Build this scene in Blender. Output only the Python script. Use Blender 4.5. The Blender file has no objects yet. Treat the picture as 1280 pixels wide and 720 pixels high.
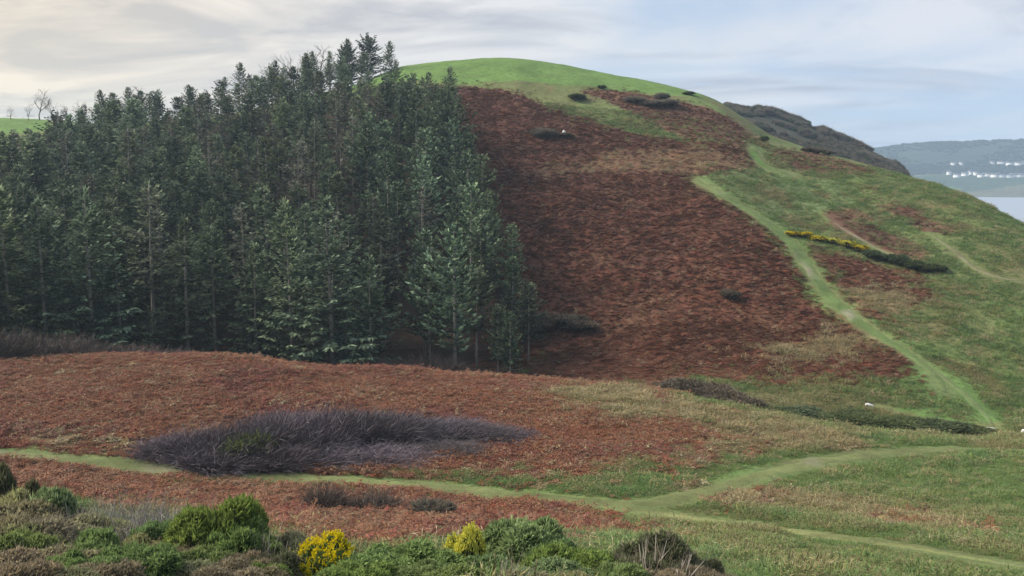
import bpy, math, random
import numpy as np
from mathutils import Vector

# ------------------------------------------------------------------ basics
SC = bpy.context.scene
COL = SC.collection
F_PX = 1108.5                      # focal length in pixels of the 1280 px wide photograph
PITCH = math.radians(7.4)
EYE = 44.0                         # eye height above the sea
rng = np.random.default_rng(7)
random.seed(7)

# ------------------------------------------------------------------ camera
cam = bpy.data.cameras.new('camera')
cam_o = bpy.data.objects.new('camera', cam)
COL.objects.link(cam_o)
cam.sensor_width = 36.0
cam.lens = 36.0 * F_PX / 1280.0
cam.clip_start = 0.1
cam.clip_end = 20000
cam_o.location = (0, 0, EYE)
cam_o.rotation_euler = (math.radians(90) - PITCH, 0, 0)
SC.camera = cam_o

# ------------------------------------------------------------------ sky, sun, exposure
SUN_AZ = math.radians(-88)         # clockwise from +Y
SUN_EL = math.radians(38)
W = bpy.data.worlds.new('World')
SC.world = W
W.use_nodes = True
wt = W.node_tree
wt.nodes.clear()
def N(t, kind, **kw):
    n = t.nodes.new(kind)
    for k, v in kw.items():
        setattr(n, k, v)
    return n
def M_(t, op, a, b=None, c=None, clamp=False):
    n = N(t, 'ShaderNodeMath', operation=op, use_clamp=clamp)
    for i, v in enumerate((a, b, c)):
        if v is None: continue
        if isinstance(v, (int, float)): n.inputs[i].default_value = v
        else: t.links.new(v, n.inputs[i])
    return n.outputs[0]
def MIX(t, f, a, b, mode='MIX'):
    n = N(t, 'ShaderNodeMix', data_type='RGBA', blend_type=mode)
    for s, v in ((n.inputs[0], f), (n.inputs[6], a), (n.inputs[7], b)):
        if isinstance(v, (int, float)): s.default_value = v
        elif isinstance(v, tuple): s.default_value = (*v, 1)
        else: t.links.new(v, s)
    return n.outputs[2]
def RAMP(t, f, stops):
    n = N(t, 'ShaderNodeValToRGB')
    e = n.color_ramp.elements
    while len(e) > 1: e.remove(e[0])
    for i, (p, c) in enumerate(stops):
        el = e[0] if i == 0 else e.new(p)
        el.position = p
        el.color = (c, c, c, 1) if isinstance(c, (int, float)) else (*c, 1)
    t.links.new(f, n.inputs[0])
    return n.outputs[0]
sky = N(wt, 'ShaderNodeTexSky', sky_type='NISHITA')
sky.sun_disc = False
sky.sun_elevation = SUN_EL
sky.sun_rotation = SUN_AZ
sky.altitude = 60
sky.air_density = 1.0
sky.dust_density = 0.6
tc = N(wt, 'ShaderNodeTexCoord')
sep = N(wt, 'ShaderNodeSeparateXYZ')
wt.links.new(tc.outputs['Generated'], sep.inputs[0])
X, Y, Z = sep.outputs
zz = M_(wt, 'ADD', M_(wt, 'MAXIMUM', Z, 0.0), 0.10)
u = M_(wt, 'DIVIDE', X, zz)
v = M_(wt, 'DIVIDE', Y, zz)
cv = N(wt, 'ShaderNodeCombineXYZ')
wt.links.new(M_(wt, 'ADD', M_(wt, 'MULTIPLY', u, 0.50), M_(wt, 'MULTIPLY', v, 0.12)), cv.inputs[0])
wt.links.new(M_(wt, 'MULTIPLY', v, 0.62), cv.inputs[1])
cv.inputs[2].default_value = 8.9
def NOISE(t, vec, scale, detail, rough, dist=0.0):
    n = N(t, 'ShaderNodeTexNoise')
    n.inputs['Scale'].default_value = scale
    n.inputs['Detail'].default_value = detail
    n.inputs['Roughness'].default_value = rough
    n.inputs['Distortion'].default_value = dist
    if vec is not None: t.links.new(vec, n.inputs['Vector'])
    return n.outputs['Fac']
n1 = NOISE(wt, cv.outputs[0], 0.8, 6, 0.52, 0.5)
n2 = NOISE(wt, cv.outputs[0], 1.5, 7, 0.58, 0.7)
# more open sky towards the right of the view (east)
cover = M_(wt, 'SUBTRACT', n1, M_(wt, 'MULTIPLY', M_(wt, 'MAXIMUM', X, -0.2), 0.25))
cloudy = RAMP(wt, cover, [(0.27, 0.0), (0.46, 1.0)])
# glow of the veiled sun
GLOW_AZ, GLOW_EL = math.radians(-44), math.radians(7)
sunv = (math.cos(GLOW_EL) * math.sin(GLOW_AZ), math.cos(GLOW_EL) * math.cos(GLOW_AZ), math.sin(GLOW_EL))
dt = N(wt, 'ShaderNodeVectorMath', operation='DOT_PRODUCT')
wt.links.new(tc.outputs['Generated'], dt.inputs[0])
dt.inputs[1].default_value = sunv
glow = M_(wt, 'POWER', M_(wt, 'MAXIMUM', dt.outputs['Value'], 0.0), 6.0)
CLOUD_LO, CLOUD_HI = (3.8, 4.1, 4.9), (6.0, 6.2, 6.7)
cl = MIX(wt, RAMP(wt, n2, [(0.40, 0.0), (0.56, 1.0)]), CLOUD_LO, CLOUD_HI)
warm = MIX(wt, M_(wt, 'MULTIPLY', glow, 0.8), (1.0, 1.0, 1.0), (1.60, 1.20, 0.70))
cl = MIX(wt, 1.0, cl, warm, 'MULTIPLY')
blue = MIX(wt, 0.7, sky.outputs[0], (3.6, 4.7, 6.6))
skyc = MIX(wt, cloudy, blue, cl)
bg = N(wt, 'ShaderNodeBackground')
bg.inputs['Strength'].default_value = 0.066
wt.links.new(skyc, bg.inputs['Color'])
wo = N(wt, 'ShaderNodeOutputWorld')
wt.links.new(bg.outputs[0], wo.inputs['Surface'])

sun = bpy.data.lights.new('sun', 'SUN')
sun.energy = 3.0
sun.angle = math.radians(24)
sun.color = (1.0, 0.93, 0.82)
sun_o = bpy.data.objects.new('sun', sun)
COL.objects.link(sun_o)
sd = Vector((math.sin(SUN_AZ) * math.cos(SUN_EL), math.cos(SUN_AZ) * math.cos(SUN_EL), math.sin(SUN_EL)))
sun_o.rotation_euler = sd.to_track_quat('Z', 'Y').to_euler()
sun_o.location = (-40, 20, EYE + 60)

SC.view_settings.view_transform = 'Standard'
SC.view_settings.look = 'None'
SC.view_settings.exposure = 1.0
SC.view_settings.gamma = 1.0
SC.render.engine = 'CYCLES'
SC.cycles.volume_bounces = 1
SC.cycles.max_bounces = 6
SC.cycles.transparent_max_bounces = 8
SC.cycles.use_denoising = True

# ------------------------------------------------------------------ helpers
def ray(px, py):
    px = np.asarray(px, float); py = np.asarray(py, float)
    a = (px - 640) / F_PX; b = (360 - py) / F_PX
    return np.stack([a, math.cos(PITCH) + b * math.sin(PITCH) + 0 * a, -math.sin(PITCH) + b * math.cos(PITCH) + 0 * a], -1)
def at_r(px, py, r):
    d = ray(px, py)
    k = np.asarray(r) / np.hypot(d[..., 0], d[..., 1])
    return d * k[..., None] if np.ndim(k) else d * k       # relative to the eye
def az_of(px, py):
    d = ray(px, py)
    return np.arctan2(d[..., 0], d[..., 1])

def vnoise(x, y, seed=0):
    xi = np.floor(x).astype(np.int64); yi = np.floor(y).astype(np.int64)
    fx = x - xi; fy = y - yi
    fx = fx * fx * (3 - 2 * fx); fy = fy * fy * (3 - 2 * fy)
    def h(a, b):
        n = (a * 374761393 + b * 668265263 + seed * 974634321) & 0x7fffffff
        n = ((n ^ (n >> 13)) * 1274126177) & 0x7fffffff
        return ((n ^ (n >> 16)) & 0xffff) / 65535.0
    return (h(xi, yi) * (1 - fx) + h(xi + 1, yi) * fx) * (1 - fy) + (h(xi, yi + 1) * (1 - fx) + h(xi + 1, yi + 1) * fx) * fy
def fbm(x, y, seed=0, oct=4, gain=0.5):
    s = np.zeros_like(x); a = 1.0; t = 0
    for o in range(oct):
        s += a * vnoise(x * 2 ** o + o * 17.3, y * 2 ** o - o * 9.1, seed + o); t += a; a *= gain
    return s / t - 0.5
def sstep(a, b, x):
    t = np.clip((x - a) / (b - a), 0, 1)
    return t * t * (3 - 2 * t)

def link(o, parent=None):
    COL.objects.link(o)
    if parent is not None: o.parent = parent
    return o
def tag(o, label=None, cat=None, group=None, kind=None):
    if label: o['label'] = label
    if cat: o['category'] = cat
    if group: o['group'] = group
    if kind: o['kind'] = kind
    return o
def mesh_np(name, V, Fs, mat, col=None, smooth=False):
    """V (n,3); Fs: (m,3) or (m,4) array; col (n,3)"""
    V = np.asarray(V, np.float32); Fs = np.asarray(Fs, np.int32)
    me = bpy.data.meshes.new(name)
    me.vertices.add(len(V)); me.vertices.foreach_set('co', V.ravel())
    k = Fs.shape[1]
    me.loops.add(Fs.size); me.loops.foreach_set('vertex_index', Fs.ravel())
    me.polygons.add(len(Fs))
    me.polygons.foreach_set('loop_start', np.arange(0, Fs.size, k, dtype=np.int32))
    me.polygons.foreach_set('loop_total', np.full(len(Fs), k, np.int32))
    if smooth: me.polygons.foreach_set('use_smooth', np.ones(len(Fs), bool))
    me.update(calc_edges=True)
    if col is not None:
        a = me.attributes.new('col', 'FLOAT_COLOR', 'POINT')
        c = np.ones((len(V), 4), np.float32); c[:, :3] = col
        a.data.foreach_set('color', c.ravel())
    me.materials.append(mat)
    return me
def mobj(name, me, parent=None):
    return link(bpy.data.objects.new(name, me), parent)
def empty(name, loc, rz=0.0, s=1.0):
    o = bpy.data.objects.new(name, None)
    o.empty_display_size = 0.5
    o.location = loc; o.rotation_euler = (0, 0, rz)
    o.scale = (s, s, s) if np.isscalar(s) else s
    return link(o)
def copy_tree(o, parent=None):
    c = o.copy(); COL.objects.link(c)
    if parent is not None: c.parent = parent
    for ch in list(o.children): copy_tree(ch, c)
    return c

class Buf:
    """collects triangles with a colour per vertex"""
    def __init__(s): s.v = []; s.f = []; s.c = []; s.n = 0
    def add(s, V, F, c):
        V = np.asarray(V, float).reshape(-1, 3); F = np.asarray(F, int).reshape(-1, 3)
        s.v.append(V); s.f.append(F + s.n); s.n += len(V)
        c = np.asarray(c, float)
        s.c.append(np.broadcast_to(c, (len(V), 3)))
    def kites(s, base, d, side, L, Wd, c0, c1, belly=0.45):
        """many kites at once: base (n,3), unit d, unit side, length, width, colours at base and tip"""
        n = len(base); L = np.broadcast_to(L, n)[:, None]; Wd = np.broadcast_to(Wd, n)[:, None]
        m = base + d * L * belly
        V = np.stack([base, m + side * Wd * .5, base + d * L, m - side * Wd * .5], 1).reshape(-1, 3)
        i = np.arange(n)[:, None] * 4
        F = np.concatenate([i + [0, 1, 2], i + [0, 2, 3]], 0)
        c0 = np.broadcast_to(c0, (n, 3)); c1 = np.broadcast_to(c1, (n, 3)); cm = (c0 + c1) * .5
        C = np.stack([c0, cm, c1, cm], 1).reshape(-1, 3)
        s.v.append(V); s.f.append(F + s.n); s.c.append(C); s.n += len(V)
    def tube(s, pts, rad, c, k=5):
        pts = np.asarray(pts, float); n = len(pts)
        V = []
        for i in range(n):
            t = pts[min(i + 1, n - 1)] - pts[max(i - 1, 0)]
            t = t / (np.linalg.norm(t) + 1e-9)
            a = np.cross(t, [0.31, 0.95, 0.11] if abs(t[1]) < .9 else [1, 0, 0]); a /= np.linalg.norm(a)
            b = np.cross(t, a)
            for j in range(k):
                w = 2 * math.pi * j / k
                V.append(pts[i] + rad[i] * (a * math.cos(w) + b * math.sin(w)))
        F = []
        for i in range(n - 1):
            for j in range(k):
                p, q = i * k + j, i * k + (j + 1) % k
                F += [(p, q, q + k), (p, q + k, p + k)]
        V.append(pts[0]); V.append(pts[-1])
        for j in range(k):
            F.append((len(V) - 2, (j + 1) % k, j)); F.append((len(V) - 1, (n - 1) * k + j, (n - 1) * k + (j + 1) % k))
        s.add(V, F, c)
    def mesh(s, name, mat, smooth=False):
        return mesh_np(name, np.concatenate(s.v), np.concatenate(s.f), mat, np.concatenate(s.c), smooth)
def unit(a): return a / (np.linalg.norm(a, axis=-1, keepdims=True) + 1e-9)
def rnd_dirs(n, r=None):
    return unit((r or rng).normal(size=(n, 3)))

# ------------------------------------------------------------------ materials
def new_mat(name):
    m = bpy.data.materials.new(name); m.use_nodes = True
    t = m.node_tree; t.nodes.clear()
    return m, t
def leaf_mat(name, rough=0.75, trans=0.22, var=0.45, hue=0.5, noise_scale=None):
    m, t = new_mat(name)
    a = N(t, 'ShaderNodeAttribute', attribute_name='col')
    oi = N(t, 'ShaderNodeObjectInfo')
    c = a.outputs['Color']
    k = M_(t, 'MULTIPLY_ADD', oi.outputs['Random'], var, 1 - var * .5)
    hs = N(t, 'ShaderNodeHueSaturation')
    t.links.new(c, hs.inputs['Color'])
    t.links.new(k, hs.inputs['Value'])
    r2 = M_(t, 'FRACT', M_(t, 'MULTIPLY', oi.outputs['Random'], 7.31))
    t.links.new(M_(t, 'MULTIPLY_ADD', r2, .03 if hue == .5 else hue, 0.485 if hue == .5 else .5 - hue * .5), hs.inputs['Hue'])
    t.links.new(M_(t, 'MULTIPLY_ADD', r2, -0.25, 1.1), hs.inputs['Saturation'])
    c = hs.outputs[0]
    d = N(t, 'ShaderNodeBsdfPrincipled')
    d.inputs['Roughness'].default_value = rough
    d.inputs['Specular IOR Level'].default_value = 0.2
    t.links.new(c, d.inputs['Base Color'])
    out = N(t, 'ShaderNodeOutputMaterial')
    if trans > 0:
        tr = N(t, 'ShaderNodeBsdfTranslucent'); t.links.new(c, tr.inputs['Color'])
        mx = N(t, 'ShaderNodeMixShader'); mx.inputs[0].default_value = trans
        t.links.new(d.outputs[0], mx.inputs[1]); t.links.new(tr.outputs[0], mx.inputs[2])
        t.links.new(mx.outputs[0], out.inputs[0])
    else:
        t.links.new(d.outputs[0], out.inputs[0])
    return m
MAT_LEAF = leaf_mat('needle_foliage', var=0.95, hue=.06)
MAT_BUSH = leaf_mat('bush_foliage', var=0.25, trans=.45)
MAT_FROND = leaf_mat('dead_fronds', var=0.30, trans=0.15)
MAT_GRASS = leaf_mat('grass_blades', var=0.5, trans=0.2)
MAT_TWIG = leaf_mat('bare_twigs', var=0.3, trans=0.0)
MAT_FLOWER = leaf_mat('yellow_blossom', var=0.1, trans=0.15)
def bark_mat(name):
    m, t = new_mat(name)
    a = N(t, 'ShaderNodeAttribute', attribute_name='col')
    co = N(t, 'ShaderNodeTexCoord')
    mp = N(t, 'ShaderNodeMapping'); mp.inputs['Scale'].default_value = (6, 6, 1.2)
    t.links.new(co.outputs['Object'], mp.inputs[0])
    n = NOISE(t, mp.outputs[0], 2.0, 5, .6)
    c = MIX(t, 1.0, a.outputs['Color'], RAMP(t, n, [(.3, .55), (.7, 1.3)]), 'MULTIPLY')
    d = N(t, 'ShaderNodeBsdfPrincipled'); d.inputs['Roughness'].default_value = .9
    t.links.new(c, d.inputs['Base Color'])
    b = N(t, 'ShaderNodeBump'); b.inputs['Strength'].default_value = .6; b.inputs['Distance'].default_value = .05
    t.links.new(n, b.inputs['Height']); t.links.new(b.outputs[0], d.inputs['Normal'])
    out = N(t, 'ShaderNodeOutputMaterial'); t.links.new(d.outputs[0], out.inputs[0])
    return m
MAT_BARK = bark_mat('bark')
def ground_mat(name, scale=1.0, bump=0.10, var=(0.72, 1.22)):
    m, t = new_mat(name)
    a = N(t, 'ShaderNodeAttribute', attribute_name='col')
    co = N(t, 'ShaderNodeTexCoord')
    n1 = NOISE(t, co.outputs['Object'], 0.9 * scale, 7, .65, .4)
    n2 = NOISE(t, co.outputs['Object'], 5.0 * scale, 5, .65, .2)
    n3 = NOISE(t, co.outputs['Object'], 0.12 * scale, 4, .55, .3)
    c = MIX(t, 1.0, a.outputs['Color'], RAMP(t, n1, [(.3, var[0]), (.7, var[1])]), 'MULTIPLY')
    c = MIX(t, 1.0, c, RAMP(t, n2, [(.3, .7), (.7, 1.25)]), 'MULTIPLY')
    c = MIX(t, 1.0, c, RAMP(t, n3, [(.3, .8), (.7, 1.18)]), 'MULTIPLY')
    d = N(t, 'ShaderNodeBsdfPrincipled'); d.inputs['Roughness'].default_value = .95
    d.inputs['Specular IOR Level'].default_value = 0.1
    t.links.new(c, d.inputs['Base Color'])
    b = N(t, 'ShaderNodeBump'); b.inputs['Strength'].default_value = .8; b.inputs['Distance'].default_value = bump
    h = M_(t, 'ADD', n1, M_(t, 'MULTIPLY', n2, .35))
    t.links.new(h, b.inputs['Height']); t.links.new(b.outputs[0], d.inputs['Normal'])
    out = N(t, 'ShaderNodeOutputMaterial'); t.links.new(d.outputs[0], out.inputs[0])
    return m
MAT_GROUND = ground_mat('moorland')
MAT_PATH = ground_mat('trodden_turf', 1.6, 0.05, (0.8, 1.18))
MAT_FAR = ground_mat('distant_land', 0.02, 6.0, (0.75, 1.25))
def plain_mat(name, rgb, rough=.7, var=.2, scale=3.0):
    m, t = new_mat(name)
    co = N(t, 'ShaderNodeTexCoord')
    n = NOISE(t, co.outputs['Object'], scale, 4, .6)
    c = MIX(t, 1.0, rgb, RAMP(t, n, [(.3, 1 - var), (.7, 1 + var)]), 'MULTIPLY')
    d = N(t, 'ShaderNodeBsdfPrincipled'); d.inputs['Roughness'].default_value = rough
    t.links.new(c, d.inputs['Base Color'])
    out = N(t, 'ShaderNodeOutputMaterial'); t.links.new(d.outputs[0], out.inputs[0])
    return m
MAT_STONE = plain_mat('pale_stone', (.72, .70, .66))
MAT_RENDER = plain_mat('white_render', (.8, .79, .76), .8, .06, .3)
MAT_SLATE = plain_mat('slate_roof', (.12, .12, .14), .7, .2, .6)
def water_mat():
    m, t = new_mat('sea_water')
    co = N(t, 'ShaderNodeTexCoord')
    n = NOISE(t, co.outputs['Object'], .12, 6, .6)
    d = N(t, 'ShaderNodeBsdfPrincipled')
    d.inputs['Base Color'].default_value = (.32, .35, .39, 1)  # paler than water: horizon glare put into the base colour
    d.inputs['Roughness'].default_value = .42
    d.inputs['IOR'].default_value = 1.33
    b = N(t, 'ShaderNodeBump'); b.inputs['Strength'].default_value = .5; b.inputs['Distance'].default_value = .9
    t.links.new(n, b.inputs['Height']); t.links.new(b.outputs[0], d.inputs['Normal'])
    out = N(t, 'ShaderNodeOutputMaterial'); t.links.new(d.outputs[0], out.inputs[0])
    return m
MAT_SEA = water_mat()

# ------------------------------------------------------------------ terrain: one sheet, built from land lines surveyed off the view
az_in = np.radians(np.linspace(-36, 36, 801))
az_l = np.radians(np.linspace(-180, -36, 73))[:-1]
az_r = np.radians(np.linspace(36, 180, 73))[1:]
AZ = np.concatenate([az_l, az_in, az_r])
RR = np.concatenate([[0.0], np.linspace(0.6, 12, 28), np.linspace(12.4, 60, 170), np.linspace(60.4, 135, 210)[0:], np.linspace(136, 275, 200),
                     np.linspace(277, 520, 70), np.geomspace(540, 3300, 28)])
NA, NR = len(AZ), len(RR)
def line_px(pts):
    """(px, py, r) or (px, None, r, z) -> r(az), z(az)"""
    A, R_, Zs = [], [], []
    for p in pts:
        if p[1] is None:
            A.append(float(az_of(p[0], 200))); R_.append(p[2]); Zs.append(p[3])
        else:
            q = at_r(p[0], p[1], p[2])
            A.append(float(az_of(p[0], p[1]))); R_.append(p[2]); Zs.append(q[2])
    return np.interp(AZ, A, R_), np.interp(AZ, A, Zs)
def line_z(r, z): return np.full(NA, float(r)), np.full(NA, float(z))
def smooth_az(a, deg):
    da = math.radians(0.09); n = int(round(deg / 0.09)); k = np.exp(-0.5 * (np.arange(-3 * n, 3 * n + 1) / n) ** 2); k /= k.sum()
    i0, i1 = len(az_l), len(az_l) + len(az_in)
    seg = np.pad(a[i0:i1], 3 * n, mode='edge')
    out = a.copy(); out[i0:i1] = np.convolve(seg, k, 'valid')
    return out
K = []
K.append(line_z(0, -1.75)); K.append(line_z(2.5, -1.95)); K.append(line_z(8, -4.7))
K.append(line_px([(-300, None, 16, -6.9), (0, None, 16, -7.1), (400, None, 16, -7.9), (1000, None, 16, -8.2), (1600, None, 16, -8.5)]))
K.append(line_px([(-300, None, 26, -9.6), (0, None, 26, -9.9), (350, None, 26, -11.2), (900, None, 26, -11.8), (1600, None, 26, -12.5)]))
K.append(line_px([(-300, 545, 64), (0, 570, 62), (180, 586, 59), (400, 600, 55), (600, 613, 52), (800, 632, 48), (1000, 640, 49), (1280, 650, 52), (1600, 650, 58)]))
k3 = line_px([(-300, 440, 100), (0, 448, 98), (150, 441, 96), (250, 444, 94), (400, 460, 92), (640, 472, 89), (800, 486, 86), (860, 500, 84), (950, 522, 82), (1020, 535, 82), (1100, 544, 84), (1240, 552, 88), (1400, 552, 92)])
K.append(k3)
K.append((k3[0] + 7.5, k3[1] - np.interp(AZ, [-.5, .05, .2, .5], [3.0, 2.6, 3.0, 2.6])))
K.append(line_px([(-300, 462, 122), (0, 462, 120), (400, 470, 116), (640, 474, 112), (760, 478, 108), (840, 484, 103), (950, 502, 100), (1100, 512, 100), (1240, 532, 103), (1400, 535, 108)]))
K.append(line_px([(-300, 300, 185), (0, 292, 182), (300, 262, 176), (640, 232, 170), (800, 240, 168), (900, 252, 164), (1000, 292, 158), (1100, 334, 150), (1180, 355, 146), (1280, 392, 140), (1400, 430, 138)]))
K.append(line_px([(-300, 150, 330), (0, 149, 330), (60, 152, 322), (130, 158, 292), (300, 142, 258), (450, 106, 255), (500, 85, 258), (560, 79, 261), (600, 77, 262), (650, 77, 262), (700, 83, 261), (760, 94, 258), (820, 106, 253),
                  (870, 118, 249), (900, 129, 246), (925, 146, 242), (960, 170, 236), (1010, 188, 230), (1060, 201, 224), (1100, 213, 218), (1150, 227, 210), (1210, 246, 200), (1240, 262, 194), (1280, 284, 187), (1400, 350, 175)]))
c7 = K[-1]
drop = np.interp(AZ, az_of(np.array([0, 700, 900, 960, 1100, 1280]), np.full(6, 200.)), [1, 2, 8, 16, 24, 40])
K.append((c7[0] + 70, c7[1] - drop))
K.append(line_px([(-300, 172, 520), (0, 172, 520), (400, 130, 490), (850, 128, 480), (912, 134, 480), (960, 142, 480), (1010, 158, 480), (1060, 180, 470), (1100, 199, 460), (1130, 215, 452), (1145, None, 448, -12), (1190, None, 430, -84), (1400, None, 420, -84)]))
K.append(line_px([(-300, None, 950, 10), (800, None, 950, 10), (900, None, 950, 0), (1000, None, 950, -84), (1400, None, 900, -84)]))
K.append(line_px([(-300, None, 3300, 30), (700, None, 3300, 20), (880, None, 3300, -84), (1400, None, 3300, -84)]))
KR = np.stack([smooth_az(k[0], .35) for k in K]); KZ = np.stack([smooth_az(k[1], .35) for k in K])
# behind the viewer the hill goes on rising, then levels out
bw = sstep(math.radians(75), math.radians(125), np.abs(AZ))
for i in range(len(K)):
    zb = -1.75 + 14 * (1 - np.exp(-KR[i] / 90.0)) * 1.0
    KZ[i] = KZ[i] * (1 - bw) + zb * bw
# keep the rings circular outside the view so that the sheet closes
KRb = KR.copy()
for i in range(len(K)):
    m = 0.5 * (KR[i, 0] + KR[i, -1]); KR[i] = KR[i] * (1 - bw) + m * bw
def pchip(x, y, xq):
    h = np.diff(x); dl = np.diff(y) / h
    d = np.zeros_like(y)
    w1 = 2 * h[1:] + h[:-1]; w2 = h[1:] + 2 * h[:-1]
    same = dl[:-1] * dl[1:] > 0
    with np.errstate(divide='ignore', invalid='ignore'):
        d[1:-1] = np.where(same, (w1 + w2) / (w1 / dl[:-1] + w2 / dl[1:]), 0)
    d[0] = dl[0]; d[-1] = dl[-1]
    i = np.clip(np.searchsorted(x, xq, side='right') - 1, 0, len(x) - 2)
    t = (xq - x[i]) / h[i]
    return ((2 * t**3 - 3 * t**2 + 1) * y[i] + (t**3 - 2 * t**2 + t) * h[i] * d[i] + (-2 * t**3 + 3 * t**2) * y[i + 1] + (t**3 - t**2) * h[i] * d[i + 1])
ZG = np.stack([pchip(KR[:, a], KZ[:, a], RR) for a in range(NA)])       # (az, r), relative to the eye
GX = np.sin(AZ)[:, None] * RR[None]; GY = np.cos(AZ)[:, None] * RR[None]
amp = sstep(20, 60, RR)[None] * (1 - sstep(300, 700, RR))[None]
ZG += amp * (1.6 * fbm(GX / 26, GY / 26, 3, 3) + 0.30 * fbm(GX / 6, GY / 6, 5, 3))
ZG += (sstep(3, 10, RR) * (1 - sstep(200, 500, RR)))[None] * 0.18 * fbm(GX / 1.6, GY / 1.6, 9, 3)
ZG += (sstep(400, 700, RR))[None] * 8 * fbm(GX / 300, GY / 300, 13, 4)
def H(x, y):
    """ground height (relative to the eye) at x, y"""
    x = np.asarray(x, float); y = np.asarray(y, float)
    a = np.arctan2(x, y); r = np.hypot(x, y)
    i = np.clip(np.searchsorted(AZ, a) - 1, 0, NA - 2); j = np.clip(np.searchsorted(RR, r) - 1, 0, NR - 2)
    s = (a - AZ[i]) / (AZ[i + 1] - AZ[i]); t = (r - RR[j]) / (RR[j + 1] - RR[j])
    return (ZG[i, j] * (1 - s) + ZG[i + 1, j] * s) * (1 - t) + (ZG[i, j + 1] * (1 - s) + ZG[i + 1, j + 1] * s) * t
def hit(px, py, rmin=4.0, rmax=600.0):
    """where the sight line through a photo pixel first meets the ground -> x, y"""
    d = ray(px, py); d = d / np.hypot(d[..., 0], d[..., 1])[..., None]
    px = np.atleast_1d(np.asarray(px, float))
    d = d.reshape(-1, 3); out = np.zeros((len(d), 2))
    rs = np.concatenate([np.arange(rmin, 130, .15), np.arange(130, rmax, .5)])
    for i in range(len(d)):
        g = H(d[i, 0] * rs, d[i, 1] * rs) - d[i, 2] * rs
        k = np.argmax(g > 0)
        if not g.max() > 0: k = np.argmax(g)          # skims past: the nearest miss
        out[i] = d[i, :2] * rs[k]
    return out
def pix(x, y, z):
    """x, y, z (relative to the eye) -> photo pixel"""
    f = y * math.cos(PITCH) - z * math.sin(PITCH); up = y * math.sin(PITCH) + z * math.cos(PITCH)
    return 640 + F_PX * x / f, 360 - F_PX * up / f

# ---- land cover, as polygons on the ground
def poly(pts):
    out = []
    for p in pts:
        if len(p) == 3: q = at_r(p[0], p[1], p[2]); out.append((q[0], q[1]))
        else: out.append(tuple(hit([p[0]], [p[1]])[0]))
    return np.array(out)
def inside(P, x, y):
    r = np.zeros(x.shape, bool)
    n = len(P)
    for i in range(n):
        x0, y0 = P[i]; x1, y1 = P[(i + 1) % n]
        if y0 == y1: continue
        c = ((y0 > y) != (y1 > y)) & (x < (x1 - x0) * (y - y0) / (y1 - y0) + x0)
        r ^= c
    return r
C = dict(bracken=(.135, .054, .034), bracken2=(.13, .052, .034), grass=(.130, .175, .058), lush=(.125, .200, .060), tan=(.27, .22, .11), field=(.130, .215, .058),
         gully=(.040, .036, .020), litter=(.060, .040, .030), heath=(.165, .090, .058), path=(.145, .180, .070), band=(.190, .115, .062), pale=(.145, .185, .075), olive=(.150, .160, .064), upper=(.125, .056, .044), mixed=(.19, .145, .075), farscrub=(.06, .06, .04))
POLY = {}
def cover(name, c, pts): POLY[name] = (C[c], poly(pts), c)
# far side of the stream: the hill
cover('far_slope', 'farscrub', [(890, 128, 330), (930, 134, 330), (1200, 240, 330), (1200, 200, 700), (880, 130, 700)])
cover('hill_bracken', 'bracken', [(-250, 440, 112), (0, 440, 112), (400, 452, 108), (640, 462, 103), (760, 470, 101), (850, 478), (930, 484), (1020, 492), (1100, 478), (1124, 452), (1095, 428), (1042, 388), (1002, 342), (990, 312), (955, 284), (900, 250), (868, 226),
      (930, 216), (946, 200), (940, 186), (860, 178), (790, 168), (745, 152), (700, 138), (655, 122), (605, 108), (552, 104), (480, 120), (300, 150), (140, 200), (-250, 260)])
cover('upper_bracken', 'upper', [(545, 104), (605, 108), (655, 122), (700, 138), (745, 152), (790, 168), (860, 180), (840, 205), (700, 205), (620, 225), (585, 200)])
cover('field', 'field', [(380, 112), (500, 100), (560, 101), (640, 104), (700, 106), (740, 109), (800, 116), (850, 122), (880, 124), (880, 110, 300), (640, 70, 330), (400, 80, 330)])
cover('left_field', 'field', [(-400, 186, 270), (-100, 186, 270), (60, 184, 270), (60, 150, 420), (-400, 150, 420)])
cover('shoulder_heath', 'heath', [(722, 113), (780, 112), (848, 128), (915, 150), (948, 176), (930, 184), (850, 172), (800, 150), (770, 128)])
cover('heath_right', 'heath', [(968, 188), (1010, 189), (1060, 203), (1104, 216), (1090, 220), (1010, 216), (975, 206)])
cover('tan_band', 'band', [(650, 212), (760, 194), (880, 186), (938, 198), (930, 214), (868, 220), (790, 216), (700, 222)])
cover('heath_knoll', 'heath', [(1032, 262), (1080, 264), (1130, 296), (1150, 322), (1105, 312), (1062, 290)])
cover('heath_knoll_two', 'heath', [(1100, 248), (1150, 256), (1200, 290), (1160, 288), (1120, 268)])
cover('bracken_by_gorse', 'bracken2', [(1022, 306), (1085, 322), (1150, 338), (1160, 362), (1120, 392), (1130, 410), (1090, 396), (1060, 370), (1035, 345)])
cover('tan_by_gorse', 'tan', [(1050, 352), (1110, 362), (1140, 378), (1118, 392), (1078, 384)])
cover('tan_patch', 'tan', [(958, 430), (1010, 424), (1070, 418), (1096, 426), (1060, 440), (1000, 447), (962, 443)])
cover('lush_fan', 'lush', [(1105, 452), (1165, 450), (1225, 485), (1255, 530), (1180, 538), (1075, 520), (1092, 490)])
cover('lush_top', 'pale', [(880, 222), (960, 216), (1050, 224), (1090, 250), (1030, 258), (1010, 290), (985, 292), (940, 262)])
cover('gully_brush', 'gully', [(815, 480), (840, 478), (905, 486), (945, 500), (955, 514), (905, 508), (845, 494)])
cover('gully_bank', 'olive', [(940, 494), (1020, 494), (1100, 504), (1180, 530), (1245, 540), (1260, 552), (1150, 545), (1020, 530), (950, 516)])
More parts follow.
